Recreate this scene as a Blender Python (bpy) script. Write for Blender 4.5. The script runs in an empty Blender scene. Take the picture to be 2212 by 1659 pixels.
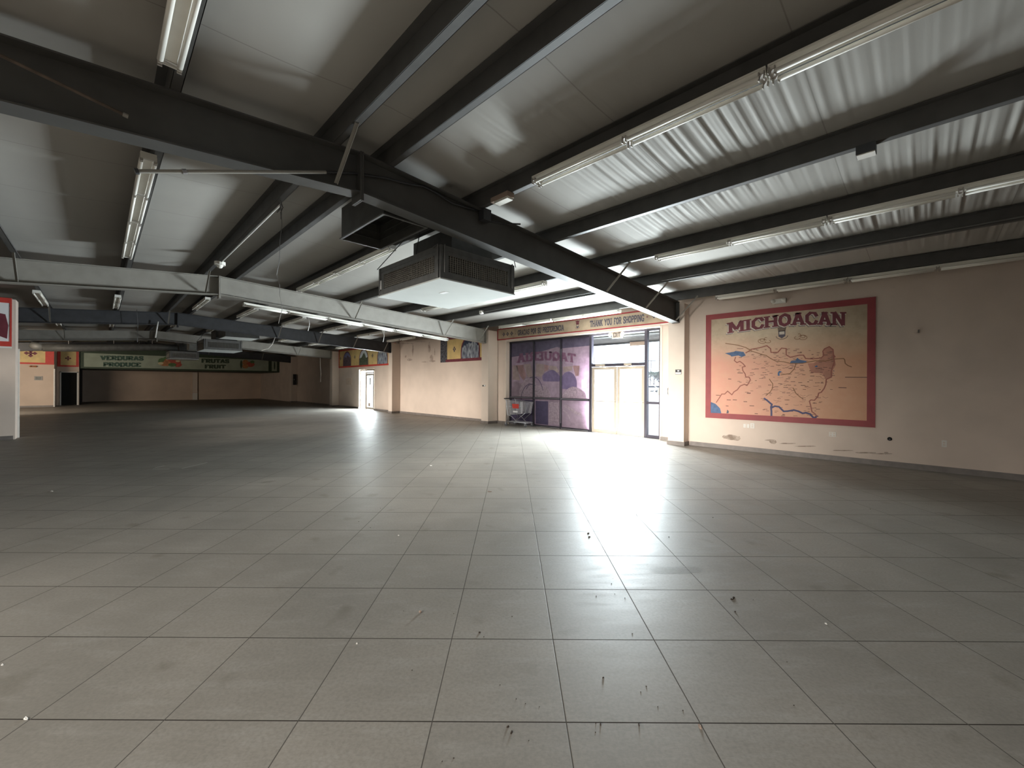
import bpy, bmesh, math, random
from mathutils import Matrix, Vector
random.seed(7)
PI = math.pi
S2 = math.sqrt(2.0)
sc = bpy.context.scene
C = sc.collection

# ------------------------------------------------------------------ camera
CAMH, FPX, ROLL = 1.538, 892.0, 0.0055
cd = bpy.data.cameras.new('camera'); cam = bpy.data.objects.new('camera', cd); C.objects.link(cam)
cd.sensor_width = 36.0; cd.lens = FPX / 2212 * 36.0; cd.clip_start = 0.05; cd.clip_end = 600
cam.matrix_world = Matrix.Translation((0, 0, CAMH)) @ Matrix.Rotation(PI/4, 4, 'Z') @ Matrix.Rotation(PI/2, 4, 'X') @ Matrix.Rotation(ROLL, 4, 'Z')
sc.camera = cam
# ------------------------------------------------------------------ world, sun, daylight, fill lamps, exposure
w = bpy.data.worlds.new('world'); sc.world = w; w.use_nodes = True
wn = w.node_tree.nodes; wl = w.node_tree.links
bg = wn['Background']; bg.inputs['Color'].default_value = (0.80, 0.90, 1.0, 1); bg.inputs['Strength'].default_value = 4.5
sc.view_settings.view_transform = 'Standard'; sc.view_settings.look = 'None'
sc.view_settings.exposure = 0.42; sc.view_settings.gamma = 1.0; sc.view_settings.use_curve_mapping = False
sc.cycles.use_denoising = True
sc.cycles.max_bounces = 10; sc.cycles.diffuse_bounces = 6; sc.cycles.sample_clamp_indirect = 8.0
sc.cycles.caustics_reflective = False; sc.cycles.caustics_refractive = False
def light(name, kind, loc, rot, energy, color=(1, 1, 1), size=None, size_y=None, spread=None, angle=None):
    ld = bpy.data.lights.new(name, kind); ld.energy = energy; ld.color = color
    if kind == 'AREA':
        ld.shape = 'RECTANGLE'; ld.size = size; ld.size_y = size_y
        if spread: ld.spread = spread
    if angle: ld.angle = angle
    o = bpy.data.objects.new(name, ld); o.location = loc; o.rotation_euler = rot; C.objects.link(o); return o
light('sun', 'SUN', (0, 30, 30), (math.radians(-42), 0, math.radians(35)), 5.0, (1, .96, .9), angle=.01)
# daylight pouring in through the two glazed entrances (in front of the bright lot)
light('daylight_entrance', 'AREA', (-6.85, 11.56, 1.09), (math.radians(-102), 0, 0), 2700, (.90, .955, 1.0), 1.86, 2.0)
light('daylight_side_door', 'AREA', (-24.05, 11.55, 1.2), (-PI/2, 0, 0), 1300, (.93, .97, 1.0), 2.4, 2.4)
# added fill lamps out of view, no openings behind them; they brighten floor and walls
light('fill_near', 'AREA', (-5.5, -5.2, 2.35), (math.radians(83), 0, 0), 90, (1, .94, .86), 4.0, .8, spread=math.radians(26))
light('fill_mid', 'AREA', (-17.0, -5.2, 2.35), (math.radians(83), 0, 0), 120, (1, .92, .82), 9.0, .8, spread=math.radians(26))
light('fill_floor', 'AREA', (.5, -5.0, 3.3), (math.radians(36), 0, 0), 380, (1, .955, .88), 11.0, 1.6, spread=math.radians(104))
light('fill_side_far', 'AREA', (-28.5, -5.0, 1.9), (0, PI/2, math.radians(-14)), 190, (1, .86, .70), 2.2, 3.0, spread=math.radians(140))

# ------------------------------------------------------------------ pixel -> plane helpers (tracing only)
def ray(x, y):
    a, b = x - 1106.0, y - 829.5
    u = a*math.cos(ROLL) + b*math.sin(ROLL); v = -a*math.sin(ROLL) + b*math.cos(ROLL)
    R, F, Z = u/FPX, 1.0, -v/FPX
    return Vector(((R-F)/S2, (R+F)/S2, Z))
def PY(x, y, Y):
    d = ray(x, y); t = Y/d.y; return (d.x*t, Y, CAMH + d.z*t)
def PX(x, y, X):
    d = ray(x, y); t = X/d.x; return (X, d.y*t, CAMH + d.z*t)
def PZ(x, y, Z=0.0):
    d = ray(x, y); t = (Z-CAMH)/d.z; return (d.x*t, d.y*t, Z)

# ------------------------------------------------------------------ materials
MATS = {}
def mat(name, col, rough=.6, metal=0.0, spec=.5, noise=0.0, nscale=8.0, bump=0.0, bscale=40.0, stretch=None, col2=None):
    if name in MATS: return MATS[name]
    m = bpy.data.materials.new(name); m.use_nodes = True; nt = m.node_tree; n = nt.nodes; l = nt.links
    b = n['Principled BSDF']; b.inputs['Base Color'].default_value = (*col, 1); b.inputs['Roughness'].default_value = rough
    b.inputs['Metallic'].default_value = metal; b.inputs['Specular IOR Level'].default_value = spec
    tc = n.new('ShaderNodeTexCoord'); mp = n.new('ShaderNodeMapping'); l.new(tc.outputs['Object'], mp.inputs['Vector'])
    if stretch: mp.inputs['Scale'].default_value = stretch
    nz = n.new('ShaderNodeTexNoise'); nz.inputs['Scale'].default_value = nscale; nz.inputs['Detail'].default_value = 5
    l.new(mp.outputs[0], nz.inputs['Vector'])
    mx = n.new('ShaderNodeMix'); mx.data_type = 'RGBA'
    c2 = col2 or tuple(c*(1-noise) for c in col)
    mx.inputs['A'].default_value = (*col, 1); mx.inputs['B'].default_value = (*c2, 1)
    rp = n.new('ShaderNodeMapRange'); rp.inputs['From Min'].default_value = .38; rp.inputs['From Max'].default_value = .66
    l.new(nz.outputs['Fac'], rp.inputs['Value']); l.new(rp.outputs[0], mx.inputs['Factor']); l.new(mx.outputs['Result'], b.inputs['Base Color'])
    if bump:
        n2 = n.new('ShaderNodeTexNoise'); n2.inputs['Scale'].default_value = bscale; n2.inputs['Detail'].default_value = 4
        l.new(mp.outputs[0], n2.inputs['Vector']); bp = n.new('ShaderNodeBump'); bp.inputs['Strength'].default_value = bump
        bp.inputs['Distance'].default_value = .01; l.new(n2.outputs['Fac'], bp.inputs['Height']); l.new(bp.outputs[0], b.inputs['Normal'])
    MATS[name] = m; return m
M = {}
M['wall'] = mat('beige_paint', (.66, .55, .47), .75, noise=.10, nscale=1.3, bump=.12, bscale=120)
M['wallend'] = mat('tan_paint', (.62, .49, .39), .75, noise=.12, nscale=.9, bump=.12, bscale=120)
M['pier'] = mat('light_beige_paint', (.68, .58, .50), .7, noise=.06, nscale=2)
M['base'] = mat('baseboard_tile', (.20, .175, .16), .45, noise=.25, nscale=6)
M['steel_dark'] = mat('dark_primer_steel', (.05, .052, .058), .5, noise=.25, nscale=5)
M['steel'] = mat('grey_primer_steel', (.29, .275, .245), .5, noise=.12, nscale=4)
M['purlin'] = mat('purlin_steel', (.085, .083, .08), .6, noise=.2, nscale=5)
M['galv'] = mat('galvanised_sheet', (.15, .15, .145), .45, .3, noise=.2, nscale=9)
M['duct'] = mat('black_duct_wrap', (.07, .07, .065), .6, noise=.3, nscale=6)
M['ductgrey'] = mat('grey_duct_board', (.17, .17, .155), .5, noise=.25, nscale=6)
M['white'] = mat('white_enamel', (.78, .76, .70), .6, noise=.05, nscale=6)
M['tube'] = mat('tube_glass', (.86, .84, .78), .5, spec=.25, noise=.02)
M['tubecap'] = mat('tube_cap', (.45, .42, .38), .6, .2)
M['panel'] = mat('white_panel', (.60, .63, .61), .5, noise=.04, nscale=3)
M['trimwhite'] = mat('white_trim', (.72, .69, .64), .5, noise=.05)
M['frame'] = mat('bronze_aluminium', (.05, .045, .06), .4, .5)
M['doorframe'] = mat('tan_anodised_frame', (.42, .36, .29), .4, .35)
M['black'] = mat('black_plastic', (.02, .02, .022), .5)
M['dark'] = mat('recess_shade', (.012, .012, .011), .9)  # near-black colour standing in for shade inside recesses
M['red'] = mat('red_paint', (.36, .03, .035), .6, noise=.15, nscale=6)
M['redbright'] = mat('bright_red_paint', (.55, .05, .035), .6, noise=.1, nscale=6)
M['maroon'] = mat('maroon_paint', (.17, .03, .045), .6, noise=.2, nscale=9)
M['yellow'] = mat('ochre_banner', (.68, .50, .21), .6, noise=.18, nscale=3)
M['tanbanner'] = mat('parchment_banner', (.52, .40, .28), .6, noise=.25, nscale=3)
M['ink'] = mat('dark_ink', (.085, .075, .10), .6)
M['inkpale'] = mat('pale_ink', (.62, .56, .48), .6)
M['greensign'] = mat('pale_green_sign', (.30, .34, .26), .6, noise=.15, nscale=2)
M['greendark'] = mat('dark_green_sign', (.03, .05, .025), .6, noise=.1)
M['greentext'] = mat('green_lettering', (.04, .09, .06), .6, noise=.3, nscale=9)
M['chrome'] = mat('cart_chrome', (.55, .55, .58), .3, .85)
M['rubber'] = mat('grey_rubber', (.12, .12, .13), .7)
M['paper'] = mat('paper', (.8, .8, .8), .7)
M['wire'] = mat('grey_cable', (.16, .16, .16), .6)
M['wirewhite'] = mat('white_cable', (.75, .74, .7), .5)
M['stone'] = mat('printed_stone', (.12, .12, .14), .6, noise=.9, nscale=14)
M['asphalt'] = mat('lot_concrete', (.55, .50, .50), .85, noise=.15, nscale=.6)
M['curb'] = mat('yellow_curb', (.75, .66, .40), .7)
M['car'] = mat('car_paint', (.6, .6, .66), .3)
M['carglass'] = mat('car_window', (.03, .03, .04), .1)
M['bark'] = mat('bark', (.16, .14, .15), .8)
M['leaf'] = mat('leaves', (.22, .24, .22), .7, noise=.3)
M['brownleaf'] = mat('dry_leaf', (.05, .035, .025), .8)
M['steel_mid'] = mat('darkened_steel', (.085, .084, .08), .5, noise=.15, nscale=4)  # grey steel darkened to paint in the nearest frame's shade; canopy shares it
M['pebble'] = mat('pebble', (.33, .25, .20), .8)
M['chip'] = mat('plaster_chip', (.75, .72, .68), .8)
M['soot'] = mat('soot_stain', (.20, .15, .12), .8, noise=.6, nscale=5)

def node_mat(name):
    m = bpy.data.materials.new(name); m.use_nodes = True; return m, m.node_tree.nodes, m.node_tree.links, m.node_tree.nodes['Principled BSDF']
def mathn(n, l, op, a, b=None, c=None):
    k = n.new('ShaderNodeMath'); k.operation = op
    for i, v in enumerate((a, b, c)):
        if v is None: continue
        if isinstance(v, (int, float)): k.inputs[i].default_value = v
        else: l.new(v, k.inputs[i])
    return k.outputs[0]
def mixc(n, l, f, A, B, bt='MIX'):
    k = n.new('ShaderNodeMix'); k.data_type = 'RGBA'; k.blend_type = bt
    for nm, v in (('Factor', f), ('A', A), ('B', B)):
        if isinstance(v, (int, float)): k.inputs[nm].default_value = v
        elif isinstance(v, tuple): k.inputs[nm].default_value = (*v, 1)
        else: l.new(v, k.inputs[nm])
    return k.outputs['Result']
def noisen(n, l, vec, scale, detail=4, rough=.5):
    k = n.new('ShaderNodeTexNoise'); k.inputs['Scale'].default_value = scale; k.inputs['Detail'].default_value = detail
    k.inputs['Roughness'].default_value = rough; l.new(vec, k.inputs['Vector']); return k.outputs['Fac']
def mapr(n, l, v, a, b, c=0.0, d=1.0):
    k = n.new('ShaderNodeMapRange'); l.new(v, k.inputs['Value'])
    for i, q in zip(('From Min', 'From Max', 'To Min', 'To Max'), (a, b, c, d)): k.inputs[i].default_value = q
    return k.outputs[0]
# floor tiles, laid diagonally to the walls
T = 0.6096
m, n, l, b = node_mat('floor_tiles'); M['floor'] = m
tc = n.new('ShaderNodeTexCoord'); rt = n.new('ShaderNodeVectorRotate'); rt.rotation_type = 'Z_AXIS'; rt.inputs['Angle'].default_value = -PI/4
l.new(tc.outputs['Object'], rt.inputs['Vector'])
mp = n.new('ShaderNodeMapping'); mp.inputs['Location'].default_value = (-0.255, -0.0502, 0); l.new(rt.outputs[0], mp.inputs['Vector'])
sx = n.new('ShaderNodeSeparateXYZ'); l.new(mp.outputs[0], sx.inputs[0])
tx = mathn(n, l, 'DIVIDE', sx.outputs[0], T); ty = mathn(n, l, 'DIVIDE', sx.outputs[1], T)
def edge(v):
    f = mathn(n, l, 'FRACT', v); g = mathn(n, l, 'SUBTRACT', 1.0, f); return mathn(n, l, 'MULTIPLY', mathn(n, l, 'MINIMUM', f, g), T)
ex, ey = edge(tx), edge(ty)
gx = mapr(n, l, ex, .0014, .0034, 1, 0); gy = mapr(n, l, ey, .0018, .0040, 1, 0)
cell = n.new('ShaderNodeCombineXYZ'); l.new(mathn(n, l, 'FLOOR', tx), cell.inputs[0]); l.new(mathn(n, l, 'FLOOR', ty), cell.inputs[1])
wnz = n.new('ShaderNodeTexWhiteNoise'); l.new(cell.outputs[0], wnz.inputs['Vector'])
cloud = noisen(n, l, mp.outputs[0], .9, 6, .6)
mp2 = n.new('ShaderNodeMapping'); mp2.inputs['Scale'].default_value = (1.2, 5.0, 1); l.new(mp.outputs[0], mp2.inputs['Vector'])
streak = noisen(n, l, mp2.outputs[0], 2.2, 6, .65)
fine = noisen(n, l, mp.outputs[0], 55, 3, .6)
base = mixc(n, l, mapr(n, l, cloud, .35, .65), (.30, .275, .243), (.225, .208, .183))
base = mixc(n, l, mathn(n, l, 'MULTIPLY', wnz.outputs['Value'], .30), base, (.18, .168, .15))
base = mixc(n, l, mathn(n, l, 'MULTIPLY', mapr(n, l, streak, .50, .72), .42), base, (.34, .325, .30))
grain = noisen(n, l, mp2.outputs[0], 34, 3, .7)
base = mixc(n, l, mathn(n, l, 'MULTIPLY', mapr(n, l, grain, .42, .66), .22), base, (.15, .14, .122))
base = mixc(n, l, mathn(n, l, 'MULTIPLY', mapr(n, l, fine, .40, .65), .28), base, (.14, .132, .118))
spots = noisen(n, l, mp.outputs[0], 3.1, 2, .4)
base = mixc(n, l, mathn(n, l, 'MULTIPLY', mapr(n, l, spots, .66, .78), .45), base, (.10, .085, .06))
base = mixc(n, l, gy, base, (.035, .03, .026)); base = mixc(n, l, gx, base, (.085, .078, .07))  # column joints coloured lighter, painting in light caught on tile edges
l.new(base, b.inputs['Base Color'])
rg = mathn(n, l, 'ADD', mapr(n, l, streak, .3, .7, .42, .56), mathn(n, l, 'MULTIPLY', mathn(n, l, 'MAXIMUM', gx, gy), .3))
l.new(rg, b.inputs['Roughness']); l.new(mathn(n, l, 'MULTIPLY', mathn(n, l, 'SUBTRACT', 1.0, mathn(n, l, 'MAXIMUM', gx, gy)), .24), b.inputs['Specular IOR Level'])
hgt = mathn(n, l, 'SUBTRACT', mathn(n, l, 'MULTIPLY', fine, .08), mathn(n, l, 'MULTIPLY', mapr(n, l, ex, .001, .005, 1, 0), .6))
bp = n.new('ShaderNodeBump'); bp.inputs['Strength'].default_value = .35; bp.inputs['Distance'].default_value = .003
l.new(hgt, bp.inputs['Height']); l.new(bp.outputs[0], b.inputs['Normal'])
# ceiling sheet
m, n, l, b = node_mat('insulation_facing'); M['ceil'] = m
tc = n.new('ShaderNodeTexCoord'); sx = n.new('ShaderNodeSeparateXYZ'); l.new(tc.outputs['Object'], sx.inputs[0])
seam = mathn(n, l, 'FRACT', mathn(n, l, 'DIVIDE', mathn(n, l, 'ADD', sx.outputs[0], 60.0), 1.52))
sm = mapr(n, l, mathn(n, l, 'MINIMUM', seam, mathn(n, l, 'SUBTRACT', 1.0, seam)), .0015, .005, 1, 0)
cl = noisen(n, l, tc.outputs['Object'], 1.1, 5)
cc = mixc(n, l, cl, (.40, .385, .355), (.34, .325, .30)); cc = mixc(n, l, mathn(n, l, 'MULTIPLY', sm, .5), cc, (.15, .14, .125))
l.new(cc, b.inputs['Base Color']); b.inputs['Roughness'].default_value = .75; b.inputs['Specular IOR Level'].default_value = .2
# glass : clear pane with a plain reflection
m, n, l, b = node_mat('clear_glass'); M['glass'] = m
n.remove(b); tr = n.new('ShaderNodeBsdfTransparent'); tr.inputs[0].default_value = (.93, .96, .96, 1)
gl = n.new('ShaderNodeBsdfGlossy'); gl.inputs['Roughness'].default_value = .03; lw = n.new('ShaderNodeLayerWeight'); lw.inputs['Blend'].default_value = .5; fr = n.new('ShaderNodeMath'); fr.operation = 'MULTIPLY_ADD'; fr.inputs[1].default_value = .6; fr.inputs[2].default_value = .03
pw_ = n.new('ShaderNodeMath'); pw_.operation = 'POWER'; pw_.inputs[1].default_value = 5; l.new(lw.outputs['Facing'], pw_.inputs[0]); l.new(pw_.outputs[0], fr.inputs[0])
ms = n.new('ShaderNodeMixShader'); l.new(fr.outputs[0], ms.inputs[0]); l.new(tr.outputs[0], ms.inputs[1]); l.new(gl.outputs[0], ms.inputs[2])
l.new(ms.outputs[0], n['Material Output'].inputs['Surface'])
def film(name, col, mixf=.45, noise=.2, ns=6.0, rough=.25):
    m, n, l, b = node_mat(name); tc = n.new('ShaderNodeTexCoord')
    f = noisen(n, l, tc.outputs['Object'], ns, 5)
    c = mixc(n, l, mapr(n, l, f, .35, .65), col, tuple(x*(1-noise) for x in col))
    b.inputs['Roughness'].default_value = rough; l.new(c, b.inputs['Base Color']); b.inputs['Specular IOR Level'].default_value = .4
    t = n.new('ShaderNodeBsdfTranslucent'); l.new(c, t.inputs[0]); ms = n.new('ShaderNodeMixShader'); ms.inputs[0].default_value = mixf
    l.new(b.outputs[0], ms.inputs[1]); l.new(t.outputs[0], ms.inputs[2]); l.new(ms.outputs[0], n['Material Output'].inputs['Surface'])
    M[name] = m; return m
film('film_mauve', (.36, .28, .33)); film('film_sand', (.46, .365, .35)); film('film_terracotta', (.42, .275, .27)); film('film_top', (.17, .15, .22))
film('film_violet', (.24, .19, .32)); film('film_black', (.10, .085, .15), .3); film('film_plum', (.30, .16, .24)); film('film_pale', (.50, .40, .46), noise=.35, ns=16)
# mural print : parchment above, salmon and orange below
m, n, l, b = node_mat('mural_print'); M['mural'] = m
tc = n.new('ShaderNodeTexCoord'); sx = n.new('ShaderNodeSeparateXYZ'); l.new(tc.outputs['Object'], sx.inputs[0])
nz = noisen(n, l, tc.outputs['Object'], 1.6, 6, .6); nf = noisen(n, l, tc.outputs['Object'], 6, 5, .6)
zz = mathn(n, l, 'ADD', sx.outputs[2], mathn(n, l, 'MULTIPLY', mathn(n, l, 'SUBTRACT', nz, .5), .35))
g1 = mapr(n, l, zz, 2.05, 2.75, 0, 1)
low = mixc(n, l, mapr(n, l, mathn(n, l, 'ADD', sx.outputs[0], mathn(n, l, 'MULTIPLY', nz, 1.0)), -3.6, -1.2), (.64, .29, .21), (.56, .29, .165))
low = mixc(n, l, mapr(n, l, nf, .45, .7, 0, .35), low, (.60, .36, .22))
top = mixc(n, l, mapr(n, l, nf, .4, .7), (.58, .47, .33), (.47, .37, .25))
# printed dark corners of the parchment
cx = mathn(n, l, 'ABSOLUTE', mathn(n, l, 'SUBTRACT', sx.outputs[0], -2.45)); cz = mathn(n, l, 'SUBTRACT', sx.outputs[2], 2.0)
cr = mathn(n, l, 'MULTIPLY', mapr(n, l, cx, .7, 1.75), mapr(n, l, cz, .3, 1.1))
top = mixc(n, l, mathn(n, l, 'MULTIPLY', cr, .65), top, (.21, .14, .09))
l.new(mixc(n, l, g1, low, top), b.inputs['Base Color']); b.inputs['Roughness'].default_value = .5

# ------------------------------------------------------------------ mesh helpers
class MB:
    def __init__(s): s.v = []; s.f = []
    def box(s, x0, y0, z0, x1, y1, z1):
        k = len(s.v)
        s.v += [(x0,y0,z0),(x1,y0,z0),(x1,y1,z0),(x0,y1,z0),(x0,y0,z1),(x1,y0,z1),(x1,y1,z1),(x0,y1,z1)]
        s.f += [tuple(k+i for i in q) for q in ((0,3,2,1),(4,5,6,7),(0,1,5,4),(1,2,6,5),(2,3,7,6),(3,0,4,7))]; return s
    def quad(s, *p):
        k = len(s.v); s.v += [tuple(q) for q in p]; s.f.append(tuple(range(k, k+len(p)))); return s
    def hexa(s, bot, top):
        k = len(s.v); s.v += [tuple(q) for q in bot] + [tuple(q) for q in top]; N = len(bot)
        s.f.append(tuple(k+i for i in reversed(range(N)))); s.f.append(tuple(k+N+i for i in range(N)))
        for i in range(N): j = (i+1) % N; s.f.append((k+i, k+j, k+N+j, k+N+i))
        return s
    def tube(s, pts, r, n=8, cap=True, r2=None):
        pts = [Vector(p) for p in pts]; rings = []
        for i, p in enumerate(pts):
            d = (pts[min(i+1, len(pts)-1)] - pts[max(i-1, 0)]).normalized()
            a = d.cross(Vector((0, 0, 1)));
            if a.length < 1e-3: a = d.cross(Vector((1, 0, 0)))
            a.normalize(); c = a.cross(d).normalized(); k = len(s.v)
            rr = r if r2 is None else r + (r2-r)*i/max(1, len(pts)-1)
            for j in range(n):
                t = 2*PI*j/n; q = p + a*rr*math.cos(t) + c*rr*math.sin(t); s.v.append(tuple(q))
            rings.append(k)
        for a, c in zip(rings, rings[1:]):
            for j in range(n): e = (j+1) % n; s.f.append((a+j, a+e, c+e, c+j))
        if cap: s.f.append(tuple(rings[0]+j for j in reversed(range(n)))); s.f.append(tuple(rings[-1]+j for j in range(n)))
        return s
    def bar(s, p, q, w, h):           # rectangular bar from p to q
        p, q = Vector(p), Vector(q); d = (q-p).normalized(); a = d.cross(Vector((0, 0, 1)))
        if a.length < 1e-3: a = Vector((1, 0, 0))
        a.normalize(); c = a.cross(d).normalized(); a *= w/2; c *= h/2
        return s.hexa([p-a-c, p+a-c, p+a+c, p-a+c], [q-a-c, q+a-c, q+a+c, q-a+c])
    def ball(s, c, r, n=8, sz=1.0):
        k = len(s.v); R = n//2
        for i in range(R+1):
            t = PI*i/R
            for j in range(n): u = 2*PI*j/n; s.v.append((c[0]+r*math.sin(t)*math.cos(u), c[1]+r*math.sin(t)*math.sin(u), c[2]+r*sz*math.cos(t)))
        for i in range(R):
            for j in range(n): e = (j+1) % n; s.f.append((k+i*n+j, k+(i+1)*n+j, k+(i+1)*n+e, k+i*n+e))
        return s
    def mesh(s, name, m, smooth=False):
        me = bpy.data.meshes.new(name); me.from_pydata(s.v, [], s.f); me.materials.append(m)
        bm = bmesh.new(); bm.from_mesh(me); bmesh.ops.remove_doubles(bm, verts=bm.verts, dist=1e-6); bmesh.ops.recalc_face_normals(bm, faces=bm.faces); bm.to_mesh(me); bm.free()
        if smooth:
            for p in me.polygons: p.use_smooth = True
        return me
    def obj(s, name, m, parent=None, smooth=False, loc=None):
        o = bpy.data.objects.new(name, s.mesh(name, m, smooth)); C.objects.link(o)
        if parent: o.parent = parent
        if loc: o.location = loc
        return o
def thing(name, label, cat, loc=(0, 0, 0), rotz=0.0, group=None):
    o = bpy.data.objects.new(name, None); C.objects.link(o); o.empty_display_size = .1
    o.location = loc; o.rotation_euler = (0, 0, rotz); o['label'] = label; o['category'] = cat
    if group: o['group'] = group
    return o
def tag(o, label, cat, group=None):
    o['label'] = label; o['category'] = cat
    if group: o['group'] = group
    return o
def struct(o): o['kind'] = 'structure'; return o
def dup(root, loc, rot=None, label=None):
    r = root.copy(); C.objects.link(r); r.location = loc
    if rot is not None: r.rotation_euler = rot
    if label: r['label'] = label
    for ch in list(root.children):
        c = ch.copy(); C.objects.link(c); c.parent = r
        for g in list(ch.children):
            d = g.copy(); C.objects.link(d); d.parent = c
    return r

# slab lettering built from strokes
GL = {
'A': (.86, [[(.13,0),(.43,1)],[(.43,1),(.73,0)],[(.24,.33),(.62,.33)]], [(.13,0),(.73,0),(.43,1)]),
'C': (.80, [[(.72,.70),(.60,.93),(.34,.95),(.12,.72),(.12,.28),(.34,.05),(.60,.07),(.72,.30)]], []),
'D': (.82, [[(.18,0),(.18,1)],[(.10,.95),(.50,.95),(.72,.72),(.72,.28),(.50,.05),(.10,.05)]], []),
'E': (.76, [[(.18,0),(.18,1)],[(.08,.94),(.66,.94),(.66,.78)],[(.08,.06),(.66,.06),(.66,.24)],[(.18,.5),(.5,.5)]], []),
'F': (.72, [[(.18,0),(.18,1)],[(.08,.94),(.64,.94),(.64,.78)],[(.18,.5),(.48,.5)]], [(.18,0)]),
'G': (.82, [[(.72,.72),(.60,.93),(.34,.95),(.12,.72),(.12,.28),(.34,.05),(.64,.06),(.70,.42),(.46,.42)]], []),
'H': (.88, [[(.17,0),(.17,1)],[(.71,0),(.71,1)],[(.17,.5),(.71,.5)]], [(.17,0),(.17,1),(.71,0),(.71,1)]),
'I': (.42, [[(.21,0),(.21,1)]], [(.21,0),(.21,1)]),
'K': (.84, [[(.17,0),(.17,1)],[(.68,1),(.20,.45)],[(.34,.6),(.70,0)]], [(.17,0),(.17,1),(.68,1),(.70,0)]),
'M': (1.06, [[(.17,0),(.17,1)],[(.17,1),(.53,.25)],[(.53,.25),(.89,1)],[(.89,1),(.89,0)]], [(.17,0),(.13,1),(.89,0),(.93,1)]),
'N': (.92, [[(.17,0),(.17,1)],[(.17,1),(.73,0)],[(.73,0),(.73,1)]], [(.17,0),(.13,1),(.73,1)]),
'O': (.84, [[(.42,.95),(.18,.80),(.12,.5),(.18,.2),(.42,.05),(.66,.2),(.72,.5),(.66,.8),(.42,.95)]], []),
'P': (.78, [[(.18,0),(.18,1)],[(.08,.94),(.52,.94),(.67,.80),(.67,.62),(.52,.48),(.18,.48)]], [(.18,0)]),
'Q': (.84, [[(.42,.95),(.18,.80),(.12,.5),(.18,.2),(.42,.05),(.66,.2),(.72,.5),(.66,.8),(.42,.95)],[(.45,.3),(.74,-.05)]], []),
'R': (.84, [[(.18,0),(.18,1)],[(.08,.94),(.52,.94),(.67,.80),(.67,.64),(.52,.50),(.18,.50)],[(.42,.5),(.70,0)]], [(.18,0),(.72,0)]),
'S': (.74, [[(.64,.74),(.54,.95),(.22,.95),(.11,.76),(.20,.58),(.54,.44),(.64,.24),(.52,.05),(.20,.05),(.10,.28)]], []),
'T': (.80, [[(.40,0),(.40,1)],[(.08,.78),(.08,.94),(.72,.94),(.72,.78)]], [(.40,0)]),
'U': (.86, [[(.17,1),(.17,.28),(.30,.06),(.56,.06),(.69,.28),(.69,1)]], [(.17,1),(.69,1)]),
'V': (.84, [[(.12,1),(.42,0)],[(.42,0),(.72,1)]], [(.12,1),(.72,1)]),
'X': (.84, [[(.14,0),(.70,1)],[(.70,0),(.14,1)]], []),
'Y': (.84, [[(.12,1),(.42,.48)],[(.72,1),(.42,.48)],[(.42,.5),(.42,0)]], [(.12,1),(.72,1),(.42,0)]),
'.': (.3, [[(.12,.03),(.18,.03)]], []), ' ': (.5, [], []),
}
def textw(s): return sum(GL[c][0] for c in s)
def text_mb(s, fn, tk=.2, serif=.17, sh=.11, slab=True):
    """fn maps (u in 0..1 along the word, v in 0..1 up) to a 3-D point"""
    tot = textw(s); x = 0; mb = MB()
    p00, p11 = fn(0, 0), fn(1, 1); xpl = abs(p00[0]-p11[0]) < 1e-6; cnt = [0]
    def q(pts):      # neighbouring strokes sit a hair apart so that they never share a plane
        cnt[0] += 1; e = (cnt[0] % 5)*1.6e-4; P = [fn(px/tot, py) for px, py in pts]
        mb.quad(*[(p[0]+e, p[1], p[2]) if xpl else (p[0], p[1]-e, p[2]) for p in P])
    for ch in s:
        wd, strokes, ser = GL[ch]
        for st in strokes:
            for (ax, ay), (bx, by) in zip(st, st[1:]):
                dx, dy = bx-ax, by-ay; L = math.hypot(dx, dy) or 1; ux, uy = dx/L, dy/L
                e = .05; t = tk/2 if abs(uy) > .35 else tk*.36
                ax2, ay2, bx2, by2 = ax-ux*e, ay-uy*e, bx+ux*e, by+uy*e
                if len(st) == 2: ax2, ay2, bx2, by2 = ax, ay, bx, by
                q([(x+ax2-uy*t, ay2+ux*t), (x+ax2+uy*t, ay2-ux*t), (x+bx2+uy*t, by2-ux*t), (x+bx2-uy*t, by2+ux*t)])
        if slab:
            for (ax, ay) in ser:
                y0, y1 = (0, sh) if ay < .5 else (1-sh, 1)
                q([(x+ax-serif, y0), (x+ax+serif, y0), (x+ax+serif, y1), (x+ax-serif, y1)])
        x += wd
    return mb
def strip(mb, pts, w, nrm='Y'):
    """flat ribbon through 3-D points lying in a plane of constant X or Y"""
    P = [Vector(p) for p in pts]
    for i, (a, c) in enumerate(zip(P, P[1:])):
        d = (c-a)
        if d.length < 1e-6: continue
        d.normalize(); sdir = Vector((-d.z, 0, d.x)) if nrm == 'Y' else Vector((0, -d.z, d.y))
        sdir *= w/2; e = d*w*.25; o = Vector((0, -1.2e-4*(i % 3), 0)) if nrm == 'Y' else Vector((1.2e-4*(i % 3), 0, 0)); mb.quad(a-sdir-e+o, c-sdir+e+o, c+sdir+e+o, a+sdir-e+o)
    return mb

# ------------------------------------------------------------------ room shell
RY = 2.04                                    # ridge line
def zr(Y): return 4.09 - .053*(Y-RY) if Y >= RY else 4.09 - .083*(RY-Y)     # top of rafters
def zb(Y): return 3.66 - .063*(Y-1.96) if Y >= 1.96 else 3.66 - .088*(1.96-Y)  # underside of rafters
CE = .20
struct(MB().box(-46.2, -10.2, -.12, 9.2, 11.30, 0).obj('floor', M['floor']))
PURL = [-4.16, -2.64, -1.12, .40, 1.73, 2.36, 3.74, 5.33, 6.97, 8.58, 10.22]
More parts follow.
